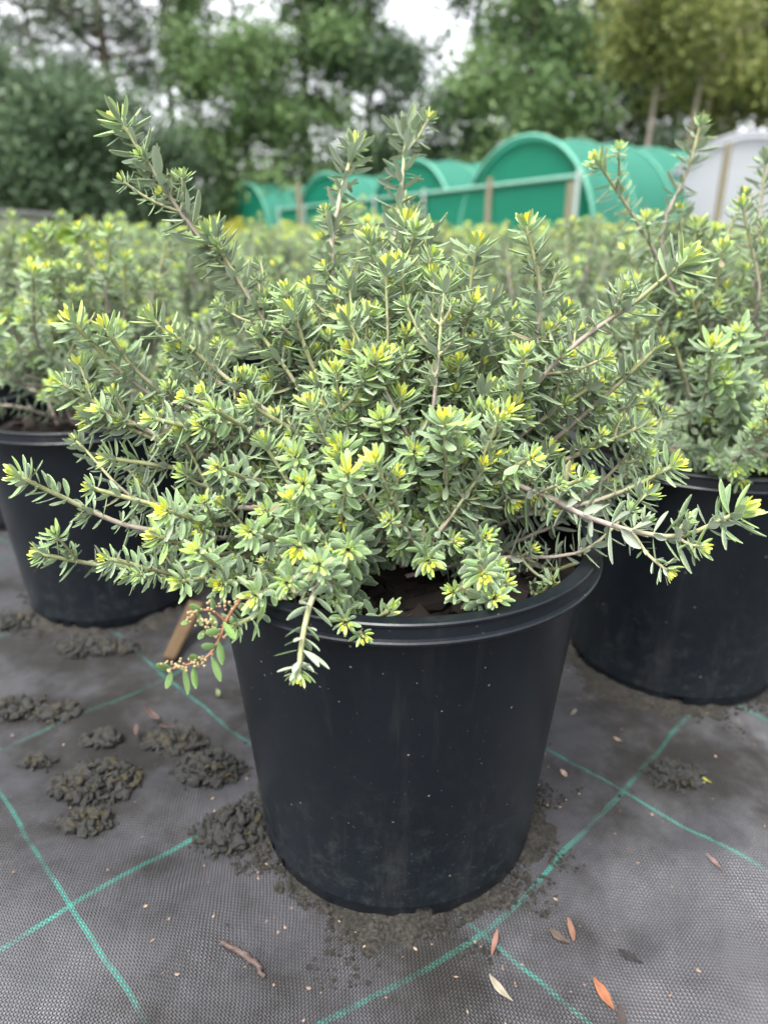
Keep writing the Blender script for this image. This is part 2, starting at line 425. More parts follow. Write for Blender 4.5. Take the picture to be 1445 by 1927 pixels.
class Plant:
    """collects leaves (root, direction, normal, length, width, age, shape, tip id) and stems"""
    def __init__(s, seed): s.rg = np.random.default_rng(seed); s.L = []; s.branches = []; s.tips = 0
    def leaf(s, p, d, nrm, ln, wd, age, tip=-1):
        d = d / np.linalg.norm(d); nrm = nrm - d * (nrm @ d); q = np.linalg.norm(nrm)
        if q < 1e-6: return
        s.L.append((*p, *d, *(nrm / q), ln, wd, min(1, max(0, age)), s.rg.integers(0, 4), s.rg.random(), tip))
    def whorl(s, p, T, N, B, k, phase, ang, ln, wd, age, tip=-1, jit=.16):
        for i in range(k):
            a = phase + 2 * math.pi * i / k + s.rg.normal(0, jit)
            rad = math.cos(a) * N + math.sin(a) * B
            th = ang * (1 + s.rg.normal(0, .14))
            d = math.cos(th) * T + math.sin(th) * rad
            d = d + np.array([0, 0, .10]) * s.rg.normal(.2, 1)
            f = s.rg.normal(1, .12)
            s.leaf(p + rad * .0012, d, T + .25 * s.rg.normal(0, 1) * np.cross(d, T) + np.array([0, 0, .12]), ln * f, wd * s.rg.normal(1, .1), age + s.rg.normal(0, .06), tip)
    def rosette(s, p, T, N, B, sc=1.0, bright=1.0):
        ph = s.rg.uniform(0, 6.28); t = s.tips; s.tips += 1
        r = s.rg.uniform(.56, .98) * sc
        s.whorl(p - T * .0050 * r, T, N, B, 4, ph, 1.30, .0138 * r, .0038 * r, .12)
        s.whorl(p - T * .0028 * r, T, N, B, 4, ph + .78, 1.08, .0132 * r, .0037 * r, .24)
        s.whorl(p - T * .0008 * r, T, N, B, 4, ph + .35, .84, .0112 * r, .0033 * r, .40)
        s.whorl(p + T * .0010 * r, T, N, B, 4, ph + 1.1, .62, .0090 * r, .0027 * r, .60 * bright, t)
        s.whorl(p + T * .0022 * r, T, N, B, 4, ph + .5, .42, .0064 * r, .0021 * r, .86 * bright, t)
        s.whorl(p + T * .0030 * r, T, N, B, 3, ph, .22, .0050 * r, .0018 * r, 1.0 * bright, t)
    def branch(s, pts, r0=.0022, r1=.0012, s0=.22, shoot=.22, leafsc=1.0, level=0, tipsc=1.0, gap=.0066, stems=None):
        P, Lb = smooth_path(pts, max(8, int(np.sum(np.linalg.norm(np.diff(np.asarray(pts), axis=0), axis=1)) / .005)))
        if level == 0 and len(P) > 10:                                      # small natural wobble
            P[1:-1] += (np.cumsum(s.rg.normal(0, .00025, (len(P) - 2, 3)), 0)) * np.sin(np.linspace(0, math.pi, len(P) - 2))[:, None]
        T, N, B = frames(P); sl = np.linspace(0, Lb, len(P))
        own = [] if stems is None else stems
        rad = np.linspace(r0, r1, len(P))
        own.append((P, rad, np.clip(1 - (Lb - sl) / .09, 0, 1) if level == 0 else np.full(len(P), .7)))
        x = s0 * Lb; ph = s.rg.uniform(0, 6.28)
        while x < Lb - .0045:
            q = min(len(P) - 1, int(round(x / Lb * (len(P) - 1)))); p, t, n, b = P[q], T[q], N[q], B[q]
            d = Lb - x
            near = math.exp(-d / .022)
            ang = 1.32 - .42 * near + s.rg.normal(0, .06)
            ln = (.0134 - .0018 * near) * leafsc * s.rg.uniform(.66, 1.16); wd = ln * s.rg.uniform(.25, .33)
            s.whorl(p, t, n, b, 4 if s.rg.random() < .7 else 3, ph, ang, ln, wd, .03 + .22 * near + s.rg.uniform(0, .08))
            if level == 0 and d > .016 and s.rg.random() < shoot:
                for _ in range(1 if s.rg.random() < .6 else 2):
                    a = s.rg.uniform(0, 6.28); rd = math.cos(a) * n + math.sin(a) * b
                    ls = s.rg.choice([.004, .009, .016, .028], p=[.3, .3, .25, .15]) * s.rg.uniform(.8, 1.25)
                    dr = t * .75 + rd * .85 + np.array([0, 0, .18]); dr /= np.linalg.norm(dr)
                    e1 = p + dr * ls * .5 + rd * .0008; e2 = e1 + (dr * .8 + t * .2 + np.array([0, 0, .12])) * ls * .5
                    s.branch([p, e1, e2], .0010, .0008, .25, 0, .62, 1, .58 + ls * 9, .0068, own)
            ph += math.pi / 4 + s.rg.normal(0, .1)
            x += gap * s.rg.uniform(.8, 1.25) * (1 - .35 * near)
        s.rosette(P[-1], T[-1], N[-1], B[-1], tipsc, s.rg.uniform(.74, 1.08) if level == 0 else s.rg.uniform(.50, 1.04))
        if stems is None: s.branches.append(own)

def place_leaves(rows, tmpl, origin):
    """all leaves of rows as one vertex/face array with attributes"""
    L = np.array(rows, float); Vs, Fs, ages, rnds, uvs, o = [], [], [], [], [], 0
    for sh in range(4):
        S = L[L[:, 12].astype(int) == sh]
        if not len(S): continue
        TV, TF, TU = tmpl[sh]
        p, d, n = S[:, 0:3], S[:, 3:6], S[:, 6:9]; xax = np.cross(d, n)
        ln, wd = S[:, 9], S[:, 10]
        V = (p[:, None] + (TV[None, :, 0, None] * wd[:, None, None]) * xax[:, None] + (TV[None, :, 1, None] * ln[:, None, None]) * d[:, None]
             + (TV[None, :, 2, None] * (.55 * wd + .22 * ln)[:, None, None] * .8) * n[:, None]) - np.asarray(origin)
        nv = len(TV); m = len(S)
        Fs.append((TF[None] + (np.arange(m) * nv)[:, None, None]).reshape(-1, 4) + o); Vs.append(V.reshape(-1, 3)); o += m * nv
        ages.append(np.repeat(S[:, 11], nv)); rnds.append(np.repeat(S[:, 13], nv)); uvs.append(np.tile(TU, (m, 1)))
    return np.concatenate(Vs), np.concatenate(Fs), np.concatenate(ages), np.concatenate(rnds), np.concatenate(uvs)

AGES = [.03, .12, .22, .36, .5, .68, .9]
LEAFM = {}
def leaf_mesh(shape, age, r, ratio=.30):
    """shared meshes: 4 shapes x 7 ages x 3 tones, unit length, natural width"""
    key = (shape, int(np.argmin([abs(a - age) for a in AGES])), int(r * 2.999))
    if key not in LEAFM:
        TV, TF, TU = T_HI[shape]; V = TV * np.array([ratio, 1, (.55 * ratio + .22) * .8])
        n = len(V)
        LEAFM[key] = mesh_np('leaf', V, TF, M_LEAF, True, {'age': np.full(n, AGES[key[1]]), 'rnd': np.full(n, .17 + .33 * key[2])}, TU)
    return LEAFM[key]

def stem_mesh(own, origin, name='branch', k=6):
    V, F = join([tube(P - origin, r, k) for P, r, a in own])
    age = np.concatenate([np.repeat(a, k) for P, r, a in own])
    return mesh_np(name, V, F, M_STEM, True, {'age': age})

def proj_px(P):
    p = R(PITCH); z = P[:, 2] - CAM_H; dep = P[:, 1] * math.cos(p) - z * math.sin(p); up = P[:, 1] * math.sin(p) + z * math.cos(p)
    return 722.5 + FPX * P[:, 0] / dep, 963.5 - FPX * up / dep, dep

def build_shrub(pl, e, n_single, n_tips, blockers=()):
    """turn a grown plant into branch, leaf, shoot_tip and foliage children of the Empty e; returns its BVH"""
    org = np.array(e.location); L = np.array(pl.L)
    tipp = L[:, 0:3] + L[:, 3:6] * L[:, 9:10]                       # no leaf may pass through the pot wall
    rr = [np.hypot(q[:, 0] - org[0], q[:, 1] - org[1]) for q in (L[:, 0:3], tipp)]
    bad = ((rr[0] < .1235) & (L[:, 2] < LIP + .011) & (rr[0] > .107)) | ((rr[1] < .1235) & (tipp[:, 2] < LIP + .011) & (rr[1] > .107))
    L = L[~bad]; pl.L = list(L)
    V, F, *_ = place_leaves(pl.L, T_LO, (0, 0, 0))
    bvh = BVHTree.FromPolygons(V.tolist(), F.tolist())
    mid = L[:, 0:3] + L[:, 3:6] * (L[:, 9] * .6)[:, None]
    u, v, dep = proj_px(mid)
    cam_p = Vector((0, 0, CAM_H)); view = mid - np.array([0, 0, CAM_H]); view /= np.linalg.norm(view, axis=1)[:, None]
    area = L[:, 9] * L[:, 10] * (.25 + np.abs((L[:, 6:9] * view).sum(1))) / dep ** 2
    ok = (u > -30) & (u < 1475) & (v > -30) & (v < 1957)
    order = np.argsort(-np.where(ok, area, 0))
    def seen(i):
        d = cam_p - Vector(mid[i]); dist = d.length; d.normalize()
        for b in (bvh, *blockers):
            h = b.ray_cast(Vector(mid[i]) + d * .0035, d, dist)
            if h[0] is not None: return False
        return True
    single = []
    for i in order:
        if len(single) >= n_single: break
        if L[i, 14] < 0 and ok[i] and seen(i): single.append(i)
    tipv = {}
    for i in order:
        t = int(L[i, 14])
        if t >= 0 and ok[i] and t not in tipv and len(tipv) < n_tips and seen(i): tipv[t] = 1
    for own in pl.branches: link('branch', stem_mesh(own, org), e)
    for i in single:
        r = L[i]; d, n = r[3:6], r[6:9]; x = np.cross(d, n); ln = r[9]
        o = link('leaf', leaf_mesh(int(r[12]), r[11], r[13]), e)
        sx = r[10] / .30
        o.matrix_basis = Matrix(((x[0] * sx, d[0] * ln, n[0] * ln, r[0] - org[0]), (x[1] * sx, d[1] * ln, n[1] * ln, r[1] - org[1]), (x[2] * sx, d[2] * ln, n[2] * ln, r[2] - org[2]), (0, 0, 0, 1)))
    for t in tipv:
        rows = L[L[:, 14] == t]; V, F, ag, rn, uv = place_leaves(rows, T_HI, org)
        link('shoot_tip', mesh_np('shoot_tip', V, F, M_LEAF, True, {'age': ag, 'rnd': rn}, uv), e)
    m = np.ones(len(L), bool); m[single] = False
    for t in tipv: m[L[:, 14] == t] = False
    V, F, ag, rn, uv = place_leaves(L[m], T_HI if n_tips > 150 else T_LO, org)
    tag(link('foliage', mesh_np('foliage', V, F, M_LEAF, True, {'age': ag, 'rnd': rn}, uv), e), kind='stuff')
    return bvh

def hero(pl, base, tip, Yt, mids, bow=1.0, **kw):
    """branch from the plant's foot through photograph positions to its tip"""
    b = np.asarray(base, float) + np.array([*pl.rg.normal(0, .010, 2), 0])
    end = px(*tip, Yt); n = len(mids); pts = [b]
    for i, m in enumerate(mids):
        f = (i + 1) / (n + 1); pts.append(px(*m, b[1] + (Yt - b[1]) * f ** bow))
    kw.setdefault('leafsc', float(np.clip(.86 + (Yt - .29) * 1.9, .86, 1.12))); kw.setdefault('tipsc', float(np.clip(.84 + (Yt - .29) * 2.4, .86, 1.25)))
    pts.append(end); pl.branch(pts, **kw)

def dome(pl, base, n, reach, height, az=None, droop=.15, lo=12, **kw):
    """branches spread over a dome: reach sideways, height upwards"""
    for i in range(n):
        a = pl.rg.uniform(0, 6.283) if az is None else pl.rg.uniform(*az)
        el = R(pl.rg.uniform(lo, 86)); f = pl.rg.uniform(.62, 1.08)
        ln = f / math.sqrt((math.cos(el) / reach) ** 2 + (math.sin(el) / height) ** 2)
        d = np.array([math.cos(a) * math.cos(el), math.sin(a) * math.cos(el), math.sin(el)])
        b = np.asarray(base) + np.array([*pl.rg.normal(0, .014, 2), 0])
        side = np.cross(d, [0, 0, 1.]); side /= np.linalg.norm(side) + 1e-9
        m1 = b + d * ln * .4 + side * pl.rg.normal(0, .012) + np.array([0, 0, -droop * ln * .25 + .01])
        m2 = b + d * ln * .75 + side * pl.rg.normal(0, .016) + np.array([0, 0, -droop * ln * .2])
        e = b + d * ln + np.array([0, 0, .012 + pl.rg.uniform(0, .02)])
        pl.branch([b, m1, m2, e], **kw)

# --- the shrub in the nearest pot
fs = Plant(11); fb = (FP[0], FP[1], .206)
H = [  # tip pixel, tip distance, pixels on the way from the foot
 ((228, 228), .455, [(690, 830), (560, 650), (420, 500), (320, 370)], dict(leafsc=1.22, tipsc=1.35, gap=.0060)),
 ((395, 440), .44, [(640, 800), (520, 640)]), ((668, 275), .51, [(690, 750), (628, 520), (640, 380)], dict(leafsc=1.15, tipsc=1.35, gap=.0058)),
 ((765, 245), .55, [(745, 760), (732, 560), (752, 380)], dict(leafsc=1.15, tipsc=1.45, gap=.0062)), ((990, 425), .405, [(900, 830), (985, 690), (1012, 560)], dict(leafsc=1.2, tipsc=1.35, gap=.0064)),
 ((1290, 490), .365, [(900, 850), (1060, 665), (1190, 570)], dict(leafsc=1.28, tipsc=1.35, gap=.0062, r1=.0012)), ((1240, 650), .40, [(900, 900), (1020, 840), (1140, 740)]),
 ((1265, 878), .375, [(900, 980), (1060, 955), (1180, 918)]), ((1388, 965), .315, [(860, 900), (1010, 925), (1130, 980), (1270, 1010)], dict(leafsc=1.3, tipsc=1.35, gap=.0068, r1=.0013, shoot=.22)),
 ((38, 898), .35, [(580, 1000), (400, 1010), (235, 985), (120, 935)]), ((75, 1042), .38, [(560, 1030), (380, 1062), (200, 1064)]),
 ((205, 1052), .335, [(560, 1040), (360, 1075)]), ((118, 722), .37, [(590, 900), (400, 860), (240, 790)]),
 ((140, 608), .38, [(600, 880), (420, 815), (290, 750), (205, 680)]), ((200, 622), .385, [(600, 850), (400, 790), (270, 710)]),
 ((290, 602), .41, [(620, 860), (470, 760), (370, 690)]), ((328, 628), .40, [(640, 860), (500, 770)]),
 ((562, 1268), 0.260, [(640, 1050), (592, 1110), (572, 1180)], dict(bow=.3, shoot=.1)), ((442, 1178), .292, [(650, 1060), (560, 1120)]),
 ((600, 1062), .280, [(665, 1010), (640, 1105)]), ((372, 1036), .30, [(640, 1040), (520, 1105), (440, 1080)]),
 ((735, 1150), .295, [(640, 1090), (620, 1150), (690, 1168)]), ((806, 1056), .315, [(790, 960), (795, 1010)]),
 ((910, 1082), .30, [(870, 930), (890, 1000), (900, 1045)]), ((562, 1030), .305, [(660, 960), (600, 980)]),
 ((1042, 1094), .345, [(930, 1060), (1000, 1120)]), ((1085, 1060), .37, [(930, 1030), (1030, 1070)]), ((930, 1125), .30, [(850, 1040), (890, 1120)]),
 ((720, 465), .475, [(740, 800), (731, 640), (727, 550)]), ((800, 440), .465, [(790, 800), (832, 640), (812, 520)]),
 ((815, 630), .40, [(770, 850), (790, 720)]), ((865, 803), .345, [(800, 900), (850, 850)]), ((676, 756), .355, [(720, 880), (690, 800)]),
 ((572, 910), .325, [(670, 950), (600, 950)]), ((410, 880), .325, [(600, 930), (480, 905)]), ((716, 790), .34, [(740, 890)]),
 ((556, 858), .345, [(650, 920), (590, 890)]), ((552, 588), .405, [(660, 830), (590, 690)]), ((660, 668), .375, [(700, 850), (690, 740)]),
 ((490, 628), .42, [(640, 840), (560, 720)]), ((985, 668), .365, [(870, 870), (960, 800)]), ((1028, 626), .40, [(890, 850), (990, 720)]),
 ((172, 918), .345, [(560, 970), (330, 960)]), ((315, 962), .33, [(580, 980), (420, 985)]), ((172, 778), .375, [(580, 910), (360, 850)]),
 ((205, 862), .37, [(580, 950), (380, 890)]), ((290, 788), .36, [(600, 880), (420, 820)]), ((350, 748), .37, [(620, 870), (460, 790)]),
 ((402, 772), .35, [(620, 890), (480, 810)]), ((1120, 722), .39, [(890, 890), (1000, 800)]), ((1205, 802), .385, [(900, 930), (1060, 870)]),
 ((1185, 700), .41, [(900, 900), (1040, 800)]), ((925, 565), .46, [(820, 820), (890, 660)]), ((962, 592), .45, [(840, 830), (920, 680)]),
 ((500, 962), .318, [(640, 980), (560, 985)]), ((1000, 862), .325, [(850, 930), (930, 900)]), ((845, 702), .385, [(790, 870), (820, 770)]),
 ((900, 605), .45, [(810, 830), (860, 700)]), ((440, 600), .44, [(640, 830), (530, 700)]), ((625, 500), .48, [(700, 800), (650, 620)]),
 ((1100, 900), .35, [(880, 960), (1000, 935)]), ((640, 590), .44, [(700, 820), (660, 690)]), ((760, 700), .38, [(750, 850)]),
 ((470, 1000), .31, [(640, 1010), (550, 1020)]), ((300, 1010), .345, [(580, 1020), (420, 1040)]), ((655, 1035), .30, [(700, 980), (670, 1010)]),
 ((480, 1122), .292, [(650, 1050), (560, 1090)]), ((650, 1172), .283, [(680, 1060), (660, 1110)]),
 ((418, 1100), .305, [(620, 1040), (500, 1080)]), ((540, 1098), .288, [(650, 1030), (590, 1060)]), ((340, 1095), .325, [(600, 1040), (450, 1075)]), ((640, 840), .34, [(700, 920)]), ((780, 850), .335, [(770, 920)]), ((950, 780), .36, [(850, 890)]), ((470, 760), .37, [(630, 870)]),
]
for tip, Yt, mids, *kw in H: hero(fs, fb, tip, Yt, mids, s0=.16, **(kw[0] if kw else {}))
dome(fs, fb, 78, .165, .15, az=(-.25, 3.4), lo=12, leafsc=.92, shoot=.22, r0=.0014, r1=.0008)
dome(fs, fb, 42, .105, .145, az=(3.4, 6.03), lo=30, leafsc=.92, shoot=.22, r0=.0014, r1=.0008)
dome(fs, fb, 6, .12, .10, az=(2.6, 3.8), lo=12, shoot=.2)
dome(fs, fb, 13, .14, .18, az=(.3, 2.8), lo=50, leafsc=1.05, shoot=.22, r0=.0014, r1=.0008)
dome(fs, fb, 8, .20, .16, az=(2.5, 3.3), lo=14, leafsc=1.0, shoot=.22, r0=.0014, r1=.0008)
dome(fs, fb, 8, .19, .16, az=(-.1, .7), lo=14, leafsc=1.0, shoot=.22, r0=.0014, r1=.0008)
e_front = empty('grey_green_shrub', (FP[0], FP[1], .206), 'bushy grey-green shrub with yellow shoot tips, sharp in the nearest pot', 'shrub', 'grey-green shrubs in pots')
BV_F = build_shrub(fs, e_front, 300, 230)
print('front leaves', len(fs.L), 'tips', fs.tips, 'branches', len(fs.branches))

# --- the shrub in the right-hand pot
rs = Plant(23); rb = (RP[0], RP[1], .206)
for tip, Yt, mids in [((1318, 232), .64, [(1340, 700), (1250, 470), (1295, 320)]), ((1125, 305), .60, [(1320, 720), (1240, 490)]), ((1400, 365), .62, [(1370, 700), (1350, 520)]),
                      ((1440, 300), .68, [(1400, 700), (1420, 480)]), ((1390, 625), .50, [(1390, 800)]), ((1280, 400), .66, [(1340, 720), (1290, 540)]), ((1180, 470), .66, [(1330, 760), (1240, 600)]),
                      ((1360, 712), .50, [(1390, 800)]), ((1440, 470), .6, [(1400, 720)]), ((1230, 600), .6, [(1330, 800), (1270, 690)]), ((1300, 560), .58, [(1350, 760)])]:
    hero(rs, rb, tip, Yt, mids, s0=.15, leafsc=1.2, tipsc=1.3)
dome(rs, rb, 58, .18, .185, lo=12, leafsc=1.05, tipsc=1.2, shoot=.26)
e_right = empty('grey_green_shrub', (RP[0], RP[1], .206), 'tall grey-green shrub, slightly blurred, in the pot on the right', 'shrub', 'grey-green shrubs in pots')
BV_R = build_shrub(rs, e_right, 220, 70, (BV_F,))

# --- the shrub in the left-hand pot
ls = Plant(37); lb = (LP[0], LP[1], .206)
dome(ls, lb, 64, .185, .18, lo=18, leafsc=1.02, tipsc=1.2, shoot=.24)
e_left = empty('grey_green_shrub', (LP[0], LP[1], .206), 'low rounded grey-green shrub, blurred, in the pot on the left', 'shrub', 'grey-green shrubs in pots')
build_shrub(ls, e_left, 180, 60, (BV_F,))

# --- the bed behind: rows of the same shrub
BED = []
for s in range(3):
    p = Plant(60 + s); dome(p, (0, 0, 0), 46, .175, .19, lo=12, leafsc=1.25, tipsc=1.4, shoot=.28, gap=.0085)
    dome(p, (0, 0, 0), 5, .12, .26, lo=62, shoot=.35)
    V, F, ag, rn, uv = place_leaves(p.L, T_LO, (0, 0, 0))
    BED.append((mesh_np('foliage', V, F, M_LEAF, True, {'age': ag, 'rnd': rn}, uv), stem_mesh([q for own in p.branches for q in own], np.zeros(3), 'branches', 4)))
rg = random.Random(5)
def px_of(x, y): return 722.5 + FPX * x / (y * math.cos(R(PITCH)))
A_, B_ = np.array([.284, .208]), np.array([-.300, .300])
bed = []
for i in range(-12, 16):
    for j in range(-12, 16):
        q = np.array(FP) + i * A_ + j * B_
        x, y = q + np.array([rg.uniform(-.03, .03), rg.uniform(-.03, .03)])
        if y < .70 or y > 4.2 or abs(x) > .30 + .62 * y: continue
        if min(math.hypot(x - c[0], y - c[1]) for c in GROUND_POTS) < .2: continue
        bed.append((x, y))
for n, (x, y) in enumerate(sorted(bed, key=lambda q: q[1])):
    near = y < 0.9
    lab = 'grey-green shrub with yellow tips blurred in the bed behind the three front pots'
    if near:
        u = px_of(x, y); lab = 'blurred grey-green shrub of the second row, ' + ('at the left picture edge' if u < 250 else 'behind the gap left of the nearest shrub' if u < 560 else 'directly behind the nearest shrub' if u < 900 else 'between the nearest shrub and the tall right one' if u < 1250 else 'behind the tall right shrub')
    e = empty('grey_green_shrub', (x, y, .206), lab, 'shrub', 'blurred shrubs in the bed behind')
    f, s = BED[rg.randrange(3)]; e.rotation_euler = (0, 0, rg.uniform(0, 6.28)); sc = rg.uniform(.95, 1.15); e.scale = (sc, sc, sc)
    tag(link('foliage', f, e), kind='stuff'); tag(link('branches', s, e), kind='stuff')
    p = empty('nursery_pot', (x, y, 0), 'black nursery pot almost hidden under the shrubs of the bed behind', 'pot', 'pots hidden in the bed behind')
    link('wall', POT_W, p); link('rim', POT_R, p); link('potting_mix', SOIL[n % 2], p)
print('bed shrubs', len(bed))

# ------------------------------------------------------------------ weed hanging over the rim
M_WSTEM = plain('red_weed_stem', (.20, .055, .04), .6, .3, .2, 200, c2=(.14, .09, .04))
def weed():
    M_WL = leaf_material('weed_leaf', (.05, .10, .028), (.10, .19, .045), (.32, .28, .07), (.20, .25, .12), .35, .25, (.2, .26, .10))
    M_FL = plain('weed_flower', (.27, .175, .115), .8, .2, .3, 300, c2=(.18, .17, .07))
    T = leaf_template(9, 4, 4, -.35, .05)
    pts = [px(460, 1120, .305), px(440, 1145, .292), px(425, 1170, .286), px(412, 1205, .28), px(385, 1240, .275), px(325, 1258, .27)]
    e = empty('trailing_weed', tuple(pts[0]), 'small weed with red stem and pinkish flower heads hanging over the nearest rim', 'weed')
    o3 = pts[0]; g = np.random.default_rng(3)
    P, Lb = smooth_path(pts, 40); V, F = tube(P - o3, np.linspace(.0010, .0006, 40), 6); link('stem', mesh_np('stem', V, F, M_WSTEM), e)
    P2, _ = smooth_path([px(425, 1170, .286), px(400, 1150, .285), px(372, 1150, .284), px(355, 1165, .283)], 20)
    V, F = tube(P2 - o3, np.linspace(.0008, .0005, 20), 6); link('stem', mesh_np('stem', V, F, M_WSTEM), e)
    def lf(p, d, n, ln, wd, age):
        d = np.asarray(d, float); d /= np.linalg.norm(d); n = np.asarray(n, float); n -= d * (n @ d); n /= np.linalg.norm(n); x = np.cross(d, n)
        V = p - o3 + T[0][:, 0:1] * wd * x + T[0][:, 1:2] * ln * d + T[0][:, 2:3] * ln * .5 * n
        link('leaf', mesh_np('leaf', V, T[1], M_WL, True, {'age': np.full(len(V), age), 'rnd': np.full(len(V), g.random())}, T[2]), e)
    for (u, v), tp in [((325, 1258), (300, 1252)), ((322, 1262), (312, 1292)), ((345, 1256), (348, 1305)), ((365, 1252), (372, 1292)), ((380, 1245), (362, 1238)), ((398, 1235), (412, 1280)),
                       ((412, 1205), (418, 1248)), ((418, 1185), (392, 1190)), ((420, 1170), (440, 1200)), ((410, 1215), (385, 1215))]:
        p = px(u, v, .275); q = px(tp[0], tp[1], .268); lf(p, q - p, [g.normal(0, .3), -1, .8], np.linalg.norm(q - p) * 1.05, .0036, g.uniform(.15, .5))
    for (u, v), tp in [((400, 1150), (395, 1130)), ((385, 1150), (362, 1140)), ((372, 1152), (375, 1175)), ((358, 1164), (343, 1172)), ((395, 1155), (405, 1178)), ((385, 1185), (375, 1200))]:
        p = px(u, v, .284); q = px(tp[0], tp[1], .28); lf(p, q - p, [g.normal(0, .3), -1, .8], np.linalg.norm(q - p) * 1.1, .0032, g.uniform(.1, .35))
    for (u, v, Yd, n) in [(335, 1254, .268, 11), (372, 1246, .271, 11), (405, 1192, .277, 8), (388, 1170, .280, 9), (362, 1158, .282, 8), (398, 1140, .284, 6), (425, 1135, .288, 5)]:
        bm = bmesh.new(); c = px(u, v, Yd) - o3
        for i in range(n * 2):
            r = g.uniform(.0005, .0010)
            bmesh.ops.create_icosphere(bm, subdivisions=1, radius=r, matrix=Matrix.Translation(Vector(c + g.normal(0, .0022, 3) * np.array([1.4, .6, .7]))))
        me = bpy.data.meshes.new('flower_head'); bm.to_mesh(me); bm.free(); me.materials.append(M_FL); link('flower_head', me, e)
weed()

# ------------------------------------------------------------------ clumps, crumbs and litter on the mat
_bm = bmesh.new(); bmesh.ops.create_icosphere(_bm, subdivisions=2, radius=1.0); _bm.verts.ensure_lookup_table()
ICO_V = np.array([v.co[:] for v in _bm.verts]); ICO_F = np.array([[v.index for v in f.verts] for f in _bm.faces]); _bm.free()
_bm = bmesh.new(); bmesh.ops.create_icosphere(_bm, subdivisions=1, radius=1.0); _bm.verts.ensure_lookup_table()
TINY_V = np.array([v.co[:] for v in _bm.verts]); TINY_F = np.array([[v.index for v in f.verts] for f in _bm.faces]); _bm.free()
def flake_arrays(g, n, spread, h, size):
    """crumpled lumps of many sizes heaped over the clump"""
    Vs, Fs, R_, o = [], [], [], 0
    for i in range(n):
        a, r = g.uniform(0, 6.28), math.sqrt(g.random())
        r *= .60 + .85 * abs(mnoise.noise((math.cos(a) * 1.6, math.sin(a) * 1.6, spread[0] * 900 + n))) + (g.uniform(0, .3) if g.random() < .9 else g.uniform(.3, .9))
        s = size * (.25 + 1.15 * g.random() ** 1.8) * (1 if r < .9 else .6)
        c = np.array([spread[0] * r * math.cos(a), spread[1] * r * math.sin(a), h * max(0, 1 - r * r) * g.uniform(.5, 1.1) + s * .3])
        q, _ = np.linalg.qr(g.normal(0, 1, (3, 3))); sd = Vector(g.uniform(0, 90, 3))
        f = np.array([1 + .8 * mnoise.noise(Vector(p) * 1.5 + sd) + .75 * mnoise.noise(Vector(p) * 3.6 + sd) for p in ICO_V])
        P = ICO_V * f[:, None] * np.array([1.25, .95, g.uniform(.3, .65)]) * s
        Vs.append(P @ q.T + c); Fs.append(ICO_F + o); R_.append(np.full(len(ICO_V), g.random())); o += len(ICO_V)
    for i in range(n * 2):                                             # fine bits thinning out over the mat
        a, r = g.uniform(0, 6.28), abs(g.normal(.55, .42)); s = size * (.08 + .22 * g.random() ** 2)
        c = np.array([spread[0] * r * math.cos(a), spread[1] * r * math.sin(a), h * .8 * max(0, 1 - r * r) * g.random() + s * .4])
        P = TINY_V * (1 + g.normal(0, .3, (len(TINY_V), 1))) * s + c
        Vs.append(P); Fs.append(TINY_F + o); R_.append(np.full(len(TINY_V), g.random() * .8)); o += len(TINY_V)
    return np.concatenate(Vs), np.concatenate(Fs), np.concatenate(R_)

def clump(u, v, w, d, h, label, seed, n=90, size=.0033, olive=0.0):
    x, y, _ = gpx(u, v); z = mat_z(x, y); g = np.random.default_rng(seed); h *= .78
    bm = bmesh.new(); bmesh.ops.create_icosphere(bm, subdivisions=4, radius=1)
    for q in bm.verts:
        c = q.co.copy(); f = 1 + .42 * mnoise.noise(c * 1.7 + Vector((seed, 0, 0))) + .30 * mnoise.noise(c * 4.1 + Vector((0, seed, 0))) + .22 * mnoise.noise(c * 9 + Vector((0, seed, 3)))
        q.co = Vector((c.x * f * w * .72, c.y * f * d * .72, max(-.004, c.z * f * h * .8)))
    me = bpy.data.meshes.new('algae_clump'); bm.to_mesh(me); bm.free()
    me.polygons.foreach_set('use_smooth', [True] * len(me.polygons)); me.materials.append(M_CLUMP)
    at = me.attributes.new('rnd', 'FLOAT', 'POINT'); at.data.foreach_set('value', np.full(len(me.vertices), .3 + olive, np.float32))
    o = tag(link('algae_clump', me, None, (x, y, z)), label, 'clump', 'dried algae clumps on the mat')
    V, F, rn = flake_arrays(g, int(n * 2.6), (w, d), h, size * .95)
    tag(link('crumbs', mesh_np('crumbs', V, F, M_CLUMP, True, {'rnd': np.clip(rn + olive, 0, 1)}), o), kind='stuff')
    return o
clump(28, 1338, .026, .017, .011, 'dark algae clump at the left picture edge beside an olive one', 1, 70)
clump(112, 1345, .022, .014, .009, 'olive dried algae clump just right of the one at the left edge', 2, 60, olive=.2)
clump(190, 1392, .019, .011, .006, 'small dark flaky algae clump between the olive clump and the large clumps', 3, 40)
clump(70, 1442, .014, .007, .005, 'smallest brown algae crumb lying alone near the turquoise thread', 4, 26, olive=.2)
clump(185, 1480, .037, .024, .018, 'large curled algae clump left of the nearest pot, olive on its left', 5, 190, olive=.08)
clump(165, 1556, .023, .012, .009, 'olive and dark algae clump lying nearest the crossing of turquoise threads', 6, 60, olive=.14)
clump(392, 1452, .030, .020, .019, 'big dark rounded algae clump touching the left side of the nearest pot', 7, 150)
clump(440, 1562, .025, .022, .017, 'dark crumbly algae heap at the foot of the nearest pot on its left', 8, 150)
clump(330, 1392, .032, .018, .010, 'flat dark algae patch behind the big rounded clump', 9, 90, olive=.05)
clump(185, 1218, .050, .016, .011, 'blurred dark algae clump in front of the left pot', 10, 110)
clump(38, 1172, .030, .018, .014, 'blurred dark algae clump at the left foot of the left pot', 11, 60)
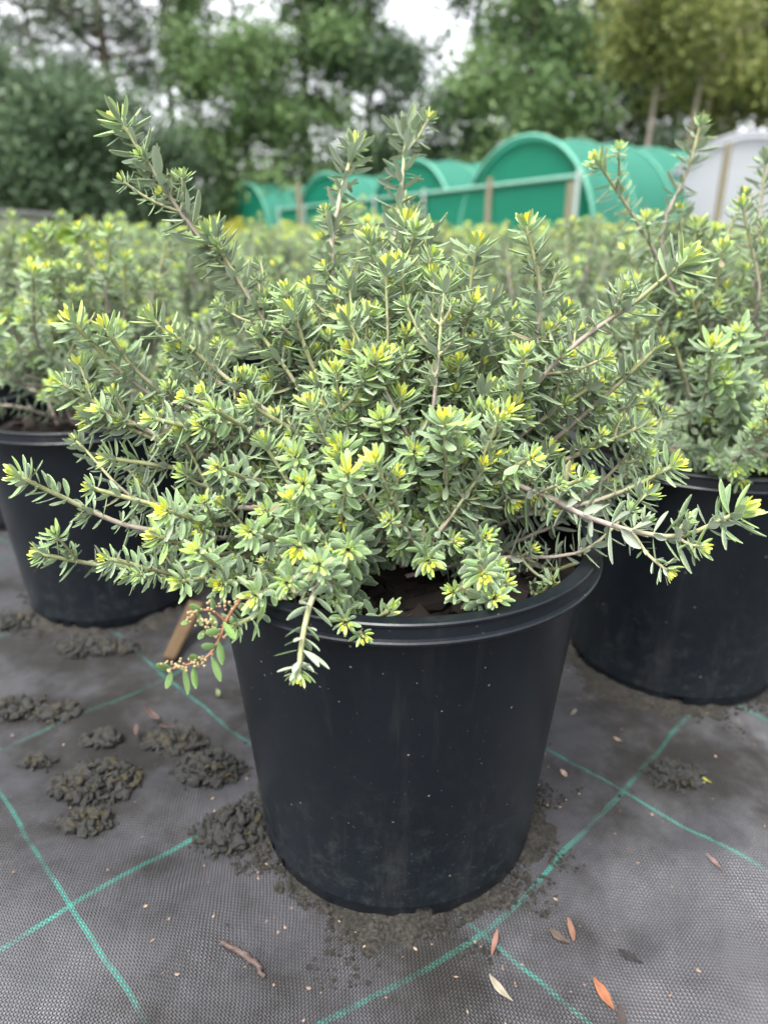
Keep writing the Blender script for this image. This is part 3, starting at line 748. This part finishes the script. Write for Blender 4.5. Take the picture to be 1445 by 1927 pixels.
clump(1268, 1462, .026, .015, .009, 'grey algae clump on the mat in front of the right pot', 12, 70)

def crumbs():
    g = np.random.default_rng(77); bm = bmesh.new(); bmesh.ops.create_icosphere(bm, subdivisions=1, radius=1.0)
    bm.verts.ensure_lookup_table(); TV = np.array([v.co[:] for v in bm.verts]); TF = np.array([[v.index for v in f.verts] for f in bm.faces]); bm.free()
    for (cx, cy), n, nm in ((FP, 5200, 'nearest'), (RP, 2400, 'right'), (LP, 900, 'left')):
        Vs, Fs, rn, o = [], [], [], 0
        for i in range(n):
            a = g.uniform(0, 6.283); r = .099 + abs(g.normal(0, .017)) * (1.3 if math.sin(a) < 0 else .8)
            if g.random() < .10: r += g.uniform(0, .04)
            x, y = cx + r * math.cos(a), cy + r * math.sin(a); s = .0004 + .0016 * g.random() ** 2.2 * (1.3 if r < .112 else .8)
            if r > .108 and mnoise.noise((x * 32, y * 32, 3.3)) < .02 + (r - .108) * 9: continue
            V = TV * (1 + g.normal(0, .22, (len(TV), 1))) * s * np.array([1, 1, .75]) + np.array([x, y, mat_z(x, y) + s * .35])
            Vs.append(V); Fs.append(TF + o); rn.append(np.full(len(TV), g.random() * .85)); o += len(TV)
        tag(link('soil_crumbs', mesh_np('soil_crumbs', np.concatenate(Vs), np.concatenate(Fs), SKIRT_M, False, {'rnd': np.concatenate(rn)})),
            'dark soil crumbs scattered round the foot of the %s pot' % nm, 'soil', kind='stuff')
        # low uneven skirt of washed-out soil
        n1, n2 = 260, 16; V = []
        for i in range(n1):
            a = 6.2832 * i / n1; ca, sa = math.cos(a), math.sin(a)
            wd = max(.004, .015 + .034 * mnoise.noise((ca * 2.6, sa * 2.6, cx * 9)) + .012 * mnoise.noise((ca * 9, sa * 9, cx)) + .005 * mnoise.noise((ca * 30, sa * 30, cx)))
            for j in range(n2):
                f = j / (n2 - 1); r = .094 + wd * f; x, y = cx + r * ca, cy + r * sa
                hh = .0062 * (1 - f) ** 1.4 * (1 + .8 * mnoise.noise((x * 26, y * 26, 5))) + .0022 * (1 - f) * mnoise.noise((x * 120, y * 120, 2)) + .0026 * abs(mnoise.noise((x * 260, y * 260, 8))) * (1 - f * .5)
                V.append((x, y, mat_z(x, y) + hh + .0004 - .0014 * f))
        F = [(i * n2 + j, i * n2 + j + 1, ((i + 1) % n1) * n2 + j + 1, ((i + 1) % n1) * n2 + j) for i in range(n1) for j in range(n2 - 1)]
        o = link('soil_skirt', mesh_np('soil_skirt', np.array(V), np.array(F), SKIRT_M))
        tag(o, 'washed-out dark soil lying round the foot of the %s pot' % nm, 'soil', kind='stuff')
def skirt_material():
    k = NT('washed_soil'); o = k.obj()
    c = k.mix(k.ramp(k.noise(420, 6, .75, o), .36, .66), (.004, .0036, .003), (.046, .041, .033))
    c = k.mix(k.math('MULTIPLY', k.ramp(k.noise(60, 4, .6, o), .45, .7), .6), c, (.010, .011, .007))
    return k.bsdf(c, .8, .3, k.bump(k.noise(380, 5, .75, o), 1.0, .004))
SKIRT_M = skirt_material()
crumbs()

def litter_leaf(u, v, ln, wd, rot, label, c, cat='leaf', lift=.002, curl=.55, c2=None):
    x, y, _ = gpx(u, v)
    TV, TF, TU = leaf_template(1, 8, 4, curl, .55)
    sd = (u * 7 + v * 3) % 10 / 10 - .5; vv = TV[:, 1] - .5
    V = np.column_stack([TV[:, 0] * wd * (1 + .5 * sd * vv) + sd * .5 * ln * vv * vv, vv * ln, TV[:, 2] * ln * .6 + .10 * ln * np.sin(TV[:, 1] * 7 + u) * TV[:, 0]])
    up = np.concatenate([V, V - np.array([0, 0, .0004])]); F = np.concatenate([TF, TF[:, ::-1] + len(V)])
    o = link('fallen_leaf', mesh_np('fallen_leaf', up, F, plain('dry_leaf', tuple(.42 * q for q in c), .7, .3, .45, 150, .0006, 400, tuple(.36 * q for q in c2) if c2 else tuple(.15 * q for q in c))), None, (x, y, mat_z(x, y) + lift)); o.rotation_euler = (R(8), R(-6), rot)
    return tag(o, label, cat, 'fallen leaves and chaff')
litter_leaf(1135, 1873, .0165, .0052, R(28), 'small orange fallen leaf lying near the bottom edge on the right', (.46, .17, .07), c2=(.28, .10, .04))
litter_leaf(1328, 1473, .0075, .0026, R(60), 'yellow-green fallen leaflet beside the grey clump on the right', (.42, .44, .08))
litter_leaf(940, 1866, .017, .0036, R(45), 'pale curled fallen leaf on the mat near the bottom edge', (.55, .48, .36))
litter_leaf(1052, 1768, .014, .0040, R(62), 'brown split husk lying right of the foot of the nearest pot', (.16, .11, .08))
litter_leaf(1075, 1752, .012, .0036, R(5), 'reddish husk standing beside the brown split husk', (.36, .17, .10), curl=.8)
litter_leaf(1342, 1632, .013, .0022, R(35), 'pinkish dry sliver near the right picture edge', (.36, .22, .19))
litter_leaf(930, 1782, .014, .0028, R(-25), 'thin reddish curled chaff beside the turquoise crossing', (.45, .22, .15), curl=.7)
litter_leaf(1185, 1800, .016, .0034, R(70), 'dark shrivelled leaf on the mat at lower right', (.035, .03, .03))
litter_leaf(1170, 1918, .014, .0045, R(-10), 'dark brown leaf cut by the bottom edge', (.07, .045, .04))
litter_leaf(412, 1312, .008, .0040, R(20), 'pale green leaflet on the mat beside the nearest pot', (.26, .34, .14), lift=.006)
litter_leaf(1078, 1352, .008, .0030, R(-50), 'pale dry leaflet between the nearest pot and the right pot', (.42, .36, .27))
litter_leaf(1160, 1402, .009, .0028, R(70), 'tan dry leaflet in front of the right pot', (.40, .31, .22))
litter_leaf(1060, 1460, .007, .0040, R(30), 'pinkish petal on the mat right of the nearest pot', (.60, .42, .33))
for i, (u, v) in enumerate([(288, 1350), (258, 1380), (316, 1372)]):
    litter_leaf(u, v, (.017, .012, .014)[i], (.0055, .004, .0034)[i], R((60, 15, 100)[i]), ['curled reddish-brown dry leaf on the flat algae patch', 'brown dry leaf left of the reddish-brown one', 'dull pink dry leaf right of the reddish-brown one'][i], (.15, .085, .075), curl=(.9, .3, .6)[i], lift=.008)

def twig():
    a, b = gpx(418, 1785), gpx(497, 1848)
    g = np.random.default_rng(8); n = 14
    P = np.array([a + (b - a) * t + np.array([.002 * math.sin(t * 3), .003 * math.sin(t * 2.8), 0]) for t in np.linspace(0, 1, n)])
    P[:, 2] = [mat_z(p[0], p[1]) + .0026 for p in P]; c = P.mean(0)
    rad = np.array([.0014, .0022, .0021, .0023, .0025, .0022, .0024, .0023, .0020, .0021, .0018, .0019, .0015, .0011]) * .86 * (1 + g.normal(0, .08, n)); P[:, :2] += g.normal(0, .0004, (n, 2))
    V, F = tube(P - c, rad, 10)
    o = link('twig', mesh_np('twig', V, F, plain('twig_bark', (.075, .048, .040), .55, .4, .5, 420, .0025, 330, (.022, .015, .013))), None, tuple(c))
    tag(o, 'short reddish-brown twig lying on the mat at lower left', 'twig')
twig()

def stake():
    a, b = px(312, 1250, .53), px(372, 1120, .60); a = gpx(318, 1245); a[2] = mat_z(a[0], a[1]) + .006; b = gpx(372, 1135, .035)
    d = b - a; L_ = np.linalg.norm(d); bm = bmesh.new(); bmesh.ops.create_cube(bm, size=1)
    bmesh.ops.scale(bm, vec=(.016, L_, .005), verts=bm.verts); bmesh.ops.bevel(bm, geom=bm.edges[:], offset=.0012, segments=2, affect='EDGES')
    for v in bm.verts: v.co.x *= 1 + .25 * (v.co.y / L_); v.co.z += .002 * math.sin(v.co.y * 60)
    me = bpy.data.meshes.new('bark_strip'); bm.to_mesh(me); bm.free(); me.materials.append(plain('weathered_wood', (.075, .048, .022), .8, .2, .5, 130, .002, 160, (.03, .018, .010)))
    o = link('bark_strip', me, None, tuple((a + b) / 2)); o.rotation_mode = 'QUATERNION'; o.rotation_quaternion = Vector(d).to_track_quat('Y', 'Z')
    tag(o, 'blurred golden-brown wooden strip lying between the left pot and the nearest pot', 'wood strip')
stake()

def chaff():
    g = np.random.default_rng(12); Vs, Fs, o = [], [], 0; TV, TF, _ = leaf_template(1, 3, 2, .2, .2)
    for i in range(260):
        x, y = g.uniform(-.35, .36), g.uniform(.2, .62)
        if math.hypot(x - FP[0], y - FP[1]) < .105: continue
        if g.random() < .5: a = g.uniform(0, 6.28); r = .11 + abs(g.normal(0, .05)); x, y = FP[0] + r * math.cos(a), FP[1] + r * math.sin(a)
        s = g.uniform(.0009, .0032); a = g.uniform(0, 6.28); c, s_ = math.cos(a), math.sin(a)
        V = TV * np.array([s * g.uniform(.35, .7), s, s * .5]); V = V @ np.array([[c, s_, 0], [-s_, c, 0], [0, 0, 1]]) + np.array([x, y, mat_z(x, y) + .0012 + .004 * (g.random() < .0)])
        Vs.append(V); Fs.append(TF + o); o += len(V)
    tag(link('chaff', mesh_np('chaff', np.concatenate(Vs), np.concatenate(Fs), plain('chaff_tan', (.26, .20, .14), .7, .3, .6, 30, c2=(.10, .05, .035)))), 'tiny tan seeds and chaff strewn over the weed mat', 'chaff', kind='stuff')
chaff()

# ------------------------------------------------------------------ other plants at the back of the nursery bed
def quad_leaves(g, C, N, size, aspect=.4, droop=0.0, jitter=1.0):
    """leaf faces: centre C (n,3), random orientation; bent quads"""
    n = len(C); d = g.normal(0, 1, (n, 3)); d[:, 2] -= droop; d /= np.linalg.norm(d, axis=1)[:, None]
    q = np.cross(d, g.normal(0, 1, (n, 3))); q /= np.linalg.norm(q, axis=1)[:, None]
    s = size * g.uniform(.6, 1.4, n)[:, None]; a = aspect
    V = np.stack([C - d * s * .5, C + q * s * a * .5, C + d * s * .5, C - q * s * a * .5], 1).reshape(-1, 3)
    return V, np.arange(4 * n).reshape(-1, 4)

def crown_material(name, c1, c2, c3, tw=.3):
    k = NT(name); r = k.attr('rnd'); c = k.mix(k.ramp(r, 0, .6), c1, c2); c = k.mix(k.ramp(r, .6, 1.0), c, c3)
    return k.bsdf(c, .55, .3, tw=tw)

def bush(name, x, y, rx, rz, h0, n, mat, label, cat, group, seed, size=.05, stem=None, proto=None):
    e = empty(name, (x, y, 0), label, cat, group)
    if proto is None:
        g = np.random.default_rng(seed); d = g.normal(0, 1, (n, 3)); d /= np.linalg.norm(d, axis=1)[:, None]; r = g.uniform(.35, 1, n) ** .5
        lump = 1 + .28 * np.array([mnoise.noise(Vector(q) * 2.6 + Vector((seed, 0, 0))) for q in d])
        C = d * (r * lump)[:, None] * np.array([rx, rx, rz]) + np.array([0, 0, h0 + rz])
        C = C[C[:, 2] > .02]
        V, F = quad_leaves(g, C, None, size, .35); rn = np.repeat(np.clip(.25 + .5 * (C[:, 2] - h0) / (2 * rz) * 0 + g.uniform(0, .7, len(C)), 0, 1), 4)
        me = mesh_np('foliage', V, F, mat, False, {'rnd': rn})
        Vs = [tube(np.array([(0, 0, 0), (g.normal(0, .05 * rx), 0, h0 + rz * .5), (g.normal(0, rx * .4), g.normal(0, rx * .4), h0 + rz * 1.3)]), np.array([.012, .01, .004]) * (1 + rz), 5) for _ in range(5)]
        sm = mesh_np('stems', *join(Vs), M_TRUNK)
        proto = (me, sm)
    tag(link('foliage', proto[0], e), kind='stuff'); link('stems', proto[1], e)
    return e, proto
M_TRUNK = plain('bark_dark', (.075, .058, .045), .9, .2, .5, 3, .02, 12, (.035, .028, .022))
M_PALE = plain('bark_pale', (.42, .36, .31), .8, .2, .4, 2, .01, 9, (.26, .21, .17))
M_LIME = crown_material('lime_foliage', (.06, .12, .02), (.13, .21, .03), (.25, .29, .04))
M_GOLD = crown_material('golden_foliage', (.16, .19, .03), (.28, .29, .04), (.40, .36, .06))
q = px(118, 470, 1.45)
bush('lime_green_shrub', q[0], 1.45, 0.10, .115, .2, 1700, M_LIME, 'bright lime-green shrub standing out of the bed on the left', 'shrub', None, 31, .032)
gp = None
rg = random.Random(17)
for row, (y0, hz) in enumerate([(4.9, .20), (5.7, .22), (6.6, .24)]):
    x = -1.25 - row * .22
    while x < 3.6 + row * .4:
        h = hz * rg.uniform(.88, 1.1)
        e, gp = bush('golden_hedge_plant', x, y0 + rg.uniform(-.1, .1), .27, .30, .0, 900, M_GOLD, 'golden-green bushy plant in the %s blurred row before the shade tunnels' % ('front', 'middle', 'back')[row], 'shrub', 'golden plants in rows', 41, .06, proto=gp)
        e.rotation_euler = (0, 0, rg.uniform(0, 6.28)); e.scale = (1, 1, h / .28)
        x += rg.uniform(.40, .50)

# ------------------------------------------------------------------ shade tunnels
def cloth(name, c, c2, tw=.45):
    k = NT(name); o = k.obj(); col = k.mix(k.noise(1.2, 4, .6, o), c, c2)
    return k.bsdf(col, .6, .35, k.bump(k.noise(3, 3, .5, o), .4, .05), trans=col, tw=tw)
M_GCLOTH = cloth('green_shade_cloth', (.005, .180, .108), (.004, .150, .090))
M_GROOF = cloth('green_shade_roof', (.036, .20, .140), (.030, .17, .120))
M_WFILM = cloth('white_film', (.40, .41, .44), (.34, .35, .38))
M_HOOP = plain('hoop_under_cloth', (.07, .24, .175), .6, .4, .2, 4)
M_RAIL = plain('rail_grey_green', (.12, .25, .20), .6, .4, .2, 4)
M_STEEL = plain('galvanised_steel', (.24, .30, .28), .5, .5, .2, 4)
M_TIMBER = plain('grey_timber', (.16, .145, .10), .8, .25, .35, 4, .004, 20)
AX = np.array([.83, .55]); AX /= np.linalg.norm(AX); FX = np.array([-AX[1], AX[0]])   # tunnel axis, front line

def tunnel(x, y, rad, spring, length, roofm, wallm, label, rings=6):
    e = empty('shade_tunnel', (x, y, 0), label, 'shade tunnel', 'shade tunnels'); e.rotation_euler = (0, 0, math.atan2(AX[1], AX[0]))
    # local: +X along the tunnel, +-Y across
    na = 28; th = np.linspace(0, math.pi, na); prof = [(-rad, 0)] + [(-rad * math.cos(t), spring + rad * math.sin(t)) for t in th] + [(rad, 0)]
    nl = 20; V = []
    for i in range(nl + 1):
        xx = length * i / nl; sag = .018 * abs(math.sin(math.pi * i / nl * rings))
        for (yy, zz) in prof: V.append((xx, yy * (1 - sag * .3), zz - sag * (zz > spring)))
    n = len(prof); F = [(i * n + j, i * n + j + 1, (i + 1) * n + j + 1, (i + 1) * n + j) for i in range(nl) for j in range(n - 1)]
    link('cover', mesh_py('cover', V, F, roofm, True), e)
    for xx, nm in ((.06, 'end_wall'), (length - .06, 'end_wall')):
        r2 = rad - .06; pr = [(-r2, 0)] + [(-r2 * math.cos(t), spring + r2 * math.sin(t)) for t in th] + [(r2, 0)]
        link(nm, mesh_py(nm, [(xx, a, b) for a, b in pr], [tuple(range(len(pr)))], wallm), e)
    for i in range(rings + 1):
        xx = length * i / rings + (-.03 if i == 0 else .03 if i == rings else 0); r2 = rad + .02
        pr = np.array([(xx, -r2, 0)] + [(xx, -r2 * math.cos(t), spring + r2 * math.sin(t)) for t in th] + [(xx, r2, 0)])
        V, F = tube(pr, .045 if i == 0 else .022, 6); link('hoop', mesh_np('hoop', V, F, M_HOOP if roofm is M_GROOF else M_WFILM), e)
    return e
S_ = 16.0
c30 = dict(rad=1.9, spring=.80)
for (u, Yd, lab, apex) in [(990, 16.0, 'largest green shade-cloth tunnel, nearest of the row', 258), (770, 21.0, 'second green shade-cloth tunnel in the row, left of the largest', 300),
                           (610, 27.5, 'third green shade-cloth tunnel in the row, low behind the shrubs', 334), (462, 33.5, 'farthest green shade-cloth tunnel at the left end of the row', 352)]:
    q = px(u, apex, Yd); rad = {16.0: 2.0, 21.0: 2.1, 27.5: 2.3, 33.5: 2.4}[Yd]
    tunnel(q[0], Yd, rad, max(.3, q[2] - rad), 7.5, M_GROOF, M_GCLOTH, lab)
q = px(1405, 252, 15.2); tunnel(q[0], 15.2, 2.15, q[2] - 2.15, 8.0, M_WFILM, M_WFILM, 'white film tunnel at the right picture edge')

def front_fence():
    p1, p2 = px(1095, 331, 14.0), px(600, 386, 25.6); a = p1[:2]; L_ = float(np.linalg.norm((p2 - p1)[:2])) + 4; dirv = (p2 - p1)[:2]; zr = float(p1[2])
    e = empty('shade_cloth_fence', (a[0], a[1], 0), 'green shade-cloth fence with pale rail running before the tunnels', 'fence')
    e.rotation_euler = (0, 0, math.atan2(dirv[1], dirv[0]))
    bm = bmesh.new(); bmesh.ops.create_cube(bm, size=1, matrix=Matrix.Translation((L_ / 2, 0, zr / 2 - .02)) @ Matrix.Diagonal((L_, .01, zr - .04, 1)))
    me = bpy.data.meshes.new('cloth_panel'); bm.to_mesh(me); bm.free(); me.materials.append(M_GCLOTH); link('cloth_panel', me, e)
    V, F = tube(np.array([(x, .03, zr) for x in np.linspace(0, L_, 30)]), .042, 8); link('rail', mesh_np('rail', V, F, M_RAIL), e)
    for i in range(7):
        bm = bmesh.new(); bmesh.ops.create_cube(bm, size=1, matrix=Matrix.Translation((i * L_ / 6, .09, zr / 2 + .05)) @ Matrix.Diagonal((.07, .07, zr + .1, 1))); bmesh.ops.bevel(bm, geom=bm.edges[:], offset=.01, affect='EDGES')
        me = bpy.data.meshes.new('post'); bm.to_mesh(me); bm.free(); me.materials.append(M_STEEL); link('post', me, e)
front_fence()
def post(u, top, Yd, w, label):
    q = px(u, top, Yd); bm = bmesh.new(); bmesh.ops.create_cube(bm, size=1, matrix=Matrix.Translation((0, 0, q[2] / 2)) @ Matrix.Diagonal((w, w, q[2], 1)))
    bmesh.ops.subdivide_edges(bm, edges=[e for e in bm.edges if abs(e.verts[0].co.z - e.verts[1].co.z) > .3], cuts=6)
    for v in bm.verts: v.co.x += .012 * mnoise.noise(v.co * 3 + Vector((u, 0, 0)))
    bmesh.ops.bevel(bm, geom=[e for e in bm.edges if e.is_boundary is False and e.calc_face_angle(0) > 1], offset=.012, segments=2, affect='EDGES')
    me = bpy.data.meshes.new('timber_post'); bm.to_mesh(me); bm.free(); me.materials.append(M_TIMBER)
    o = link('timber_post', me, None, (q[0], Yd, 0)); tag(o, label, 'post', 'timber posts before the tunnels')
post(562, 345, 13, .085, 'pale timber post in front of the third green tunnel')
post(921, 333, 10, .07, 'timber post in front of the left side of the largest green tunnel')
post(1074, 342, 10.5, .09, 'short pale timber post at the right foot of the largest green tunnel')
post(1371, 268, 11, .085, 'tall timber post standing before the white tunnel')

def shed():
    q = px(36, 405, 17.0); e = empty('shed', (q[0] - 2.0, 17.0, 0), 'low pale grey shed at the left picture edge', 'shed')
    M_W = plain('grey_wall', (.42, .40, .42), .7, .3, .2, 2); M_R = plain('grey_roof', (.22, .22, .23), .6, .4, .2, 2)
    h = q[2]
    for nm, m, (sx, sy, sz), (cx, cy, cz) in [('wall', M_W, (4.0, 3, h), (0, 0, h / 2)), ('roof', M_R, (4.4, 3.4, .09), (0, 0, h + .046)), ('door', M_R, (.9, .06, h * .8), (.6, -1.52, h * .4))]:
        bm = bmesh.new(); bmesh.ops.create_cube(bm, size=1, matrix=Matrix.Translation((cx, cy, cz)) @ Matrix.Diagonal((sx, sy, sz, 1))); bmesh.ops.bevel(bm, geom=bm.edges[:], offset=.01, affect='EDGES')
        me = bpy.data.meshes.new(nm); bm.to_mesh(me); bm.free(); me.materials.append(m); link(nm, me, e)
shed()

# ------------------------------------------------------------------ trees behind
M_T_DARK = crown_material('dark_tree_foliage', (.032, .058, .033), (.064, .106, .054), (.105, .16, .076))
M_T_MID = crown_material('mid_tree_foliage', (.050, .095, .036), (.10, .165, .060), (.165, .24, .09))
M_T_GREY = crown_material('grey_tree_foliage', (.038, .058, .038), (.070, .10, .060), (.115, .15, .088))
M_T_OLIVE = crown_material('olive_tree_foliage', (.085, .11, .034), (.15, .18, .050), (.25, .25, .08))

LEAF_K = 1.05
def tree(u, Yd, height, rx, zlo, nleaf, mat, label, seed, bark=None, nlimb=16, clumps=26, spread=.55, size=.24, trunk_r=.22, lean=0.0, forks=1, up=.5):
    x = px(u, 400, Yd)[0]; g = np.random.default_rng(seed)
    e = empty('tree', (x, Yd, 0), label, 'tree', 'trees behind the tunnels'); bark = bark or M_TRUNK
    parts = []; ends = []
    for f in range(forks):
        lx = lean * height + (g.normal(0, .12) * height if forks > 1 else 0)
        Pt = np.array([(lx * t ** 1.3 + .12 * math.sin(t * 5 + seed + f), .1 * math.sin(t * 4 + f), height * .97 * t) for t in np.linspace(0, 1, 18)])
        parts.append(tube(Pt, trunk_r * (1 - .85 * np.linspace(0, 1, 18)) / (1 if forks == 1 else 1.2), 8))
        for i in range(nlimb // forks):
            z = g.uniform(zlo, height * .93); t = z / (height * .97); b = np.array([np.interp(t, np.linspace(0, 1, 18), Pt[:, k]) for k in range(3)])
            a = g.uniform(0, 6.283); frac = (z - zlo) / (height - zlo); reach = rx * (math.sin(math.pi * min(.97, .18 + .75 * frac)) ** .7) * g.uniform(.6, 1.05)
            d = np.array([math.cos(a), math.sin(a), 0]); ee = b + d * reach + np.array([0, 0, up * reach * g.uniform(.4, 1.2)]); m = b + d * reach * .5 + np.array([0, 0, reach * up * .2])
            P = smooth_path([b, m, ee], 9)[0]; parts.append(tube(P, trunk_r * .34 * (1 - .8 * np.linspace(0, 1, 9)), 5))
            ends += [P[5], P[7], P[8]]
    V, F = join(parts); link('trunk', mesh_np('trunk', V, F, bark), e)
    ends = np.array(ends); ci = g.integers(0, len(ends), clumps); cc = ends[ci] + g.normal(0, spread * .6, (clumps, 3)); tone = g.uniform(-.25, .25, clumps)
    nleaf *= 2; pick = g.integers(0, clumps, nleaf); off = g.normal(0, 1, (nleaf, 3)) * np.array([1, 1, .75]); off *= (spread * g.uniform(.75, 1.25, clumps))[pick][:, None]
    C = cc[pick] + off; V, F = quad_leaves(g, C, None, size * LEAF_K, .5, droop=.3)
    rn = np.repeat(np.clip(.5 + tone[pick] + g.uniform(-.3, .3, nleaf), 0, 1), 4)
    tag(link('crown', mesh_np('crown', V, F, mat, False, {'rnd': rn}), e), kind='stuff')

# tall open trees on the left, sky between their limbs
tree(108, 37, 17, 3.2, 5.0, 6500, M_T_GREY, 'slim open-crowned tree with thin dark trunk at upper left', 101, nlimb=44, clumps=120, spread=.42, trunk_r=.20, size=.17)
tree(236, 35, 18, 3.6, 5.0, 7500, M_T_GREY, 'open tree with the thickest dark trunk at upper left', 102, nlimb=44, clumps=120, spread=.42, trunk_r=.33, size=.17)
tree(345, 39, 18, 3.0, 4.6, 6500, M_T_GREY, 'slim open tree right of the thickest trunk', 103, nlimb=44, clumps=120, spread=.42, trunk_r=.19, size=.17)
tree(10, 40, 17, 3.4, 4.0, 7000, M_T_GREY, 'open grey-green tree at the left picture edge', 104, nlimb=44, clumps=120, spread=.42, trunk_r=.22, size=.17)
# dense lower trees on the left
tree(40, 29, 5.6, 2.6, .6, 8000, M_T_DARK, 'dense dark bushy tree at lower left', 105, nlimb=26, clumps=60, spread=.62, trunk_r=.14)
tree(165, 31, 5.6, 2.4, .5, 7000, M_T_DARK, 'dense dark bushy tree left of the farthest tunnel', 106, nlimb=24, clumps=56, spread=.6, trunk_r=.14)
tree(285, 33, 4.8, 2.3, .5, 6500, M_T_DARK, 'low dark bushy tree beneath the open trees', 107, nlimb=24, clumps=52, spread=.6, trunk_r=.12)
# dense middle
tree(470, 36, 15.5, 3.0, .8, 12000, M_T_MID, 'dense mid-green conical tree above the farthest tunnel', 108, nlimb=40, clumps=90, spread=.62, trunk_r=.2, up=.15)
tree(585, 38, 17, 3.2, .8, 12500, M_T_MID, 'dense mid-green tree right of the conical one', 109, nlimb=40, clumps=90, spread=.66, trunk_r=.22, up=.2)
tree(700, 39, 17, 2.5, .8, 11500, M_T_DARK, 'dense dark tree just left of the sky gap', 110, nlimb=40, clumps=84, spread=.60, trunk_r=.22, up=.25)
tree(880, 38, 17, 2.4, .8, 11500, M_T_DARK, 'dense dark tree just right of the sky gap', 111, nlimb=40, clumps=84, spread=.60, trunk_r=.22, up=.25)
tree(980, 35, 13.5, 2.9, .8, 12500, M_T_MID, 'dense mid-green tree above the largest tunnel', 112, nlimb=42, clumps=90, spread=.64, trunk_r=.22, up=.2)
tree(1090, 37, 14.5, 3.2, .8, 12000, M_T_MID, 'dense mid-green tree between the largest tunnel and the olive tree', 113, nlimb=40, clumps=88, spread=.66, trunk_r=.22, up=.2)
tree(1190, 38, 16, 3.2, .8, 11500, M_T_DARK, 'dense dark tree behind the olive tree', 114, nlimb=40, clumps=84, spread=.66, trunk_r=.22)
# olive tree with pale forking trunks, and the right edge
tree(1285, 27, 9.6, 3.1, 5.2, 5200, M_T_OLIVE, 'olive-brown tree with pale forking trunk at upper right', 115, bark=M_PALE, nlimb=24, clumps=56, spread=.55, trunk_r=.17, forks=2, size=.2)
tree(1215, 28, 8.6, 1.8, 5.0, 2600, M_T_OLIVE, 'thin olive tree with bent pale trunk left of the forking one', 116, bark=M_PALE, nlimb=14, clumps=30, spread=.5, trunk_r=.14, lean=-.03, size=.2)
tree(1400, 38, 15, 3.4, 1.0, 12000, M_T_MID, 'dense mid-green tree at the right picture edge', 117, nlimb=36, clumps=84, spread=.7, trunk_r=.22)
tree(1440, 26, 7.4, 2.2, 1.0, 5200, M_T_OLIVE, 'lime-olive bushy tree at the right picture edge above the white tunnel', 118, nlimb=24, clumps=48, spread=.5, trunk_r=.14)
tree(1310, 37, 13, 3.0, .8, 11000, M_T_DARK, 'dense dark tree behind the forking olive tree', 119, nlimb=36, clumps=80, spread=.66, trunk_r=.22)

# far wood closing the view low between the trunks
def far_wood():
    g = np.random.default_rng(200); n = 26000; C = []
    cx = g.uniform(-48, 52, 170); cz = g.uniform(.5, 5.5, 170); cy = g.uniform(58, 70, 170); pick = g.integers(0, 170, n)
    C = np.column_stack([cx[pick], cy[pick], cz[pick]]) + g.normal(0, 1, (n, 3)) * np.array([1.7, 1.5, 1.2]); C = C[C[:, 2] > 0]
    V, F = quad_leaves(g, C, None, .6, .5); rn = np.repeat(g.uniform(0, .8, len(C)), 4)
    tag(link('far_wood', mesh_np('far_wood', V, F, M_T_DARK, False, {'rnd': rn})), 'dark far wood closing the view behind the trees', 'wood', kind='stuff')
far_wood()
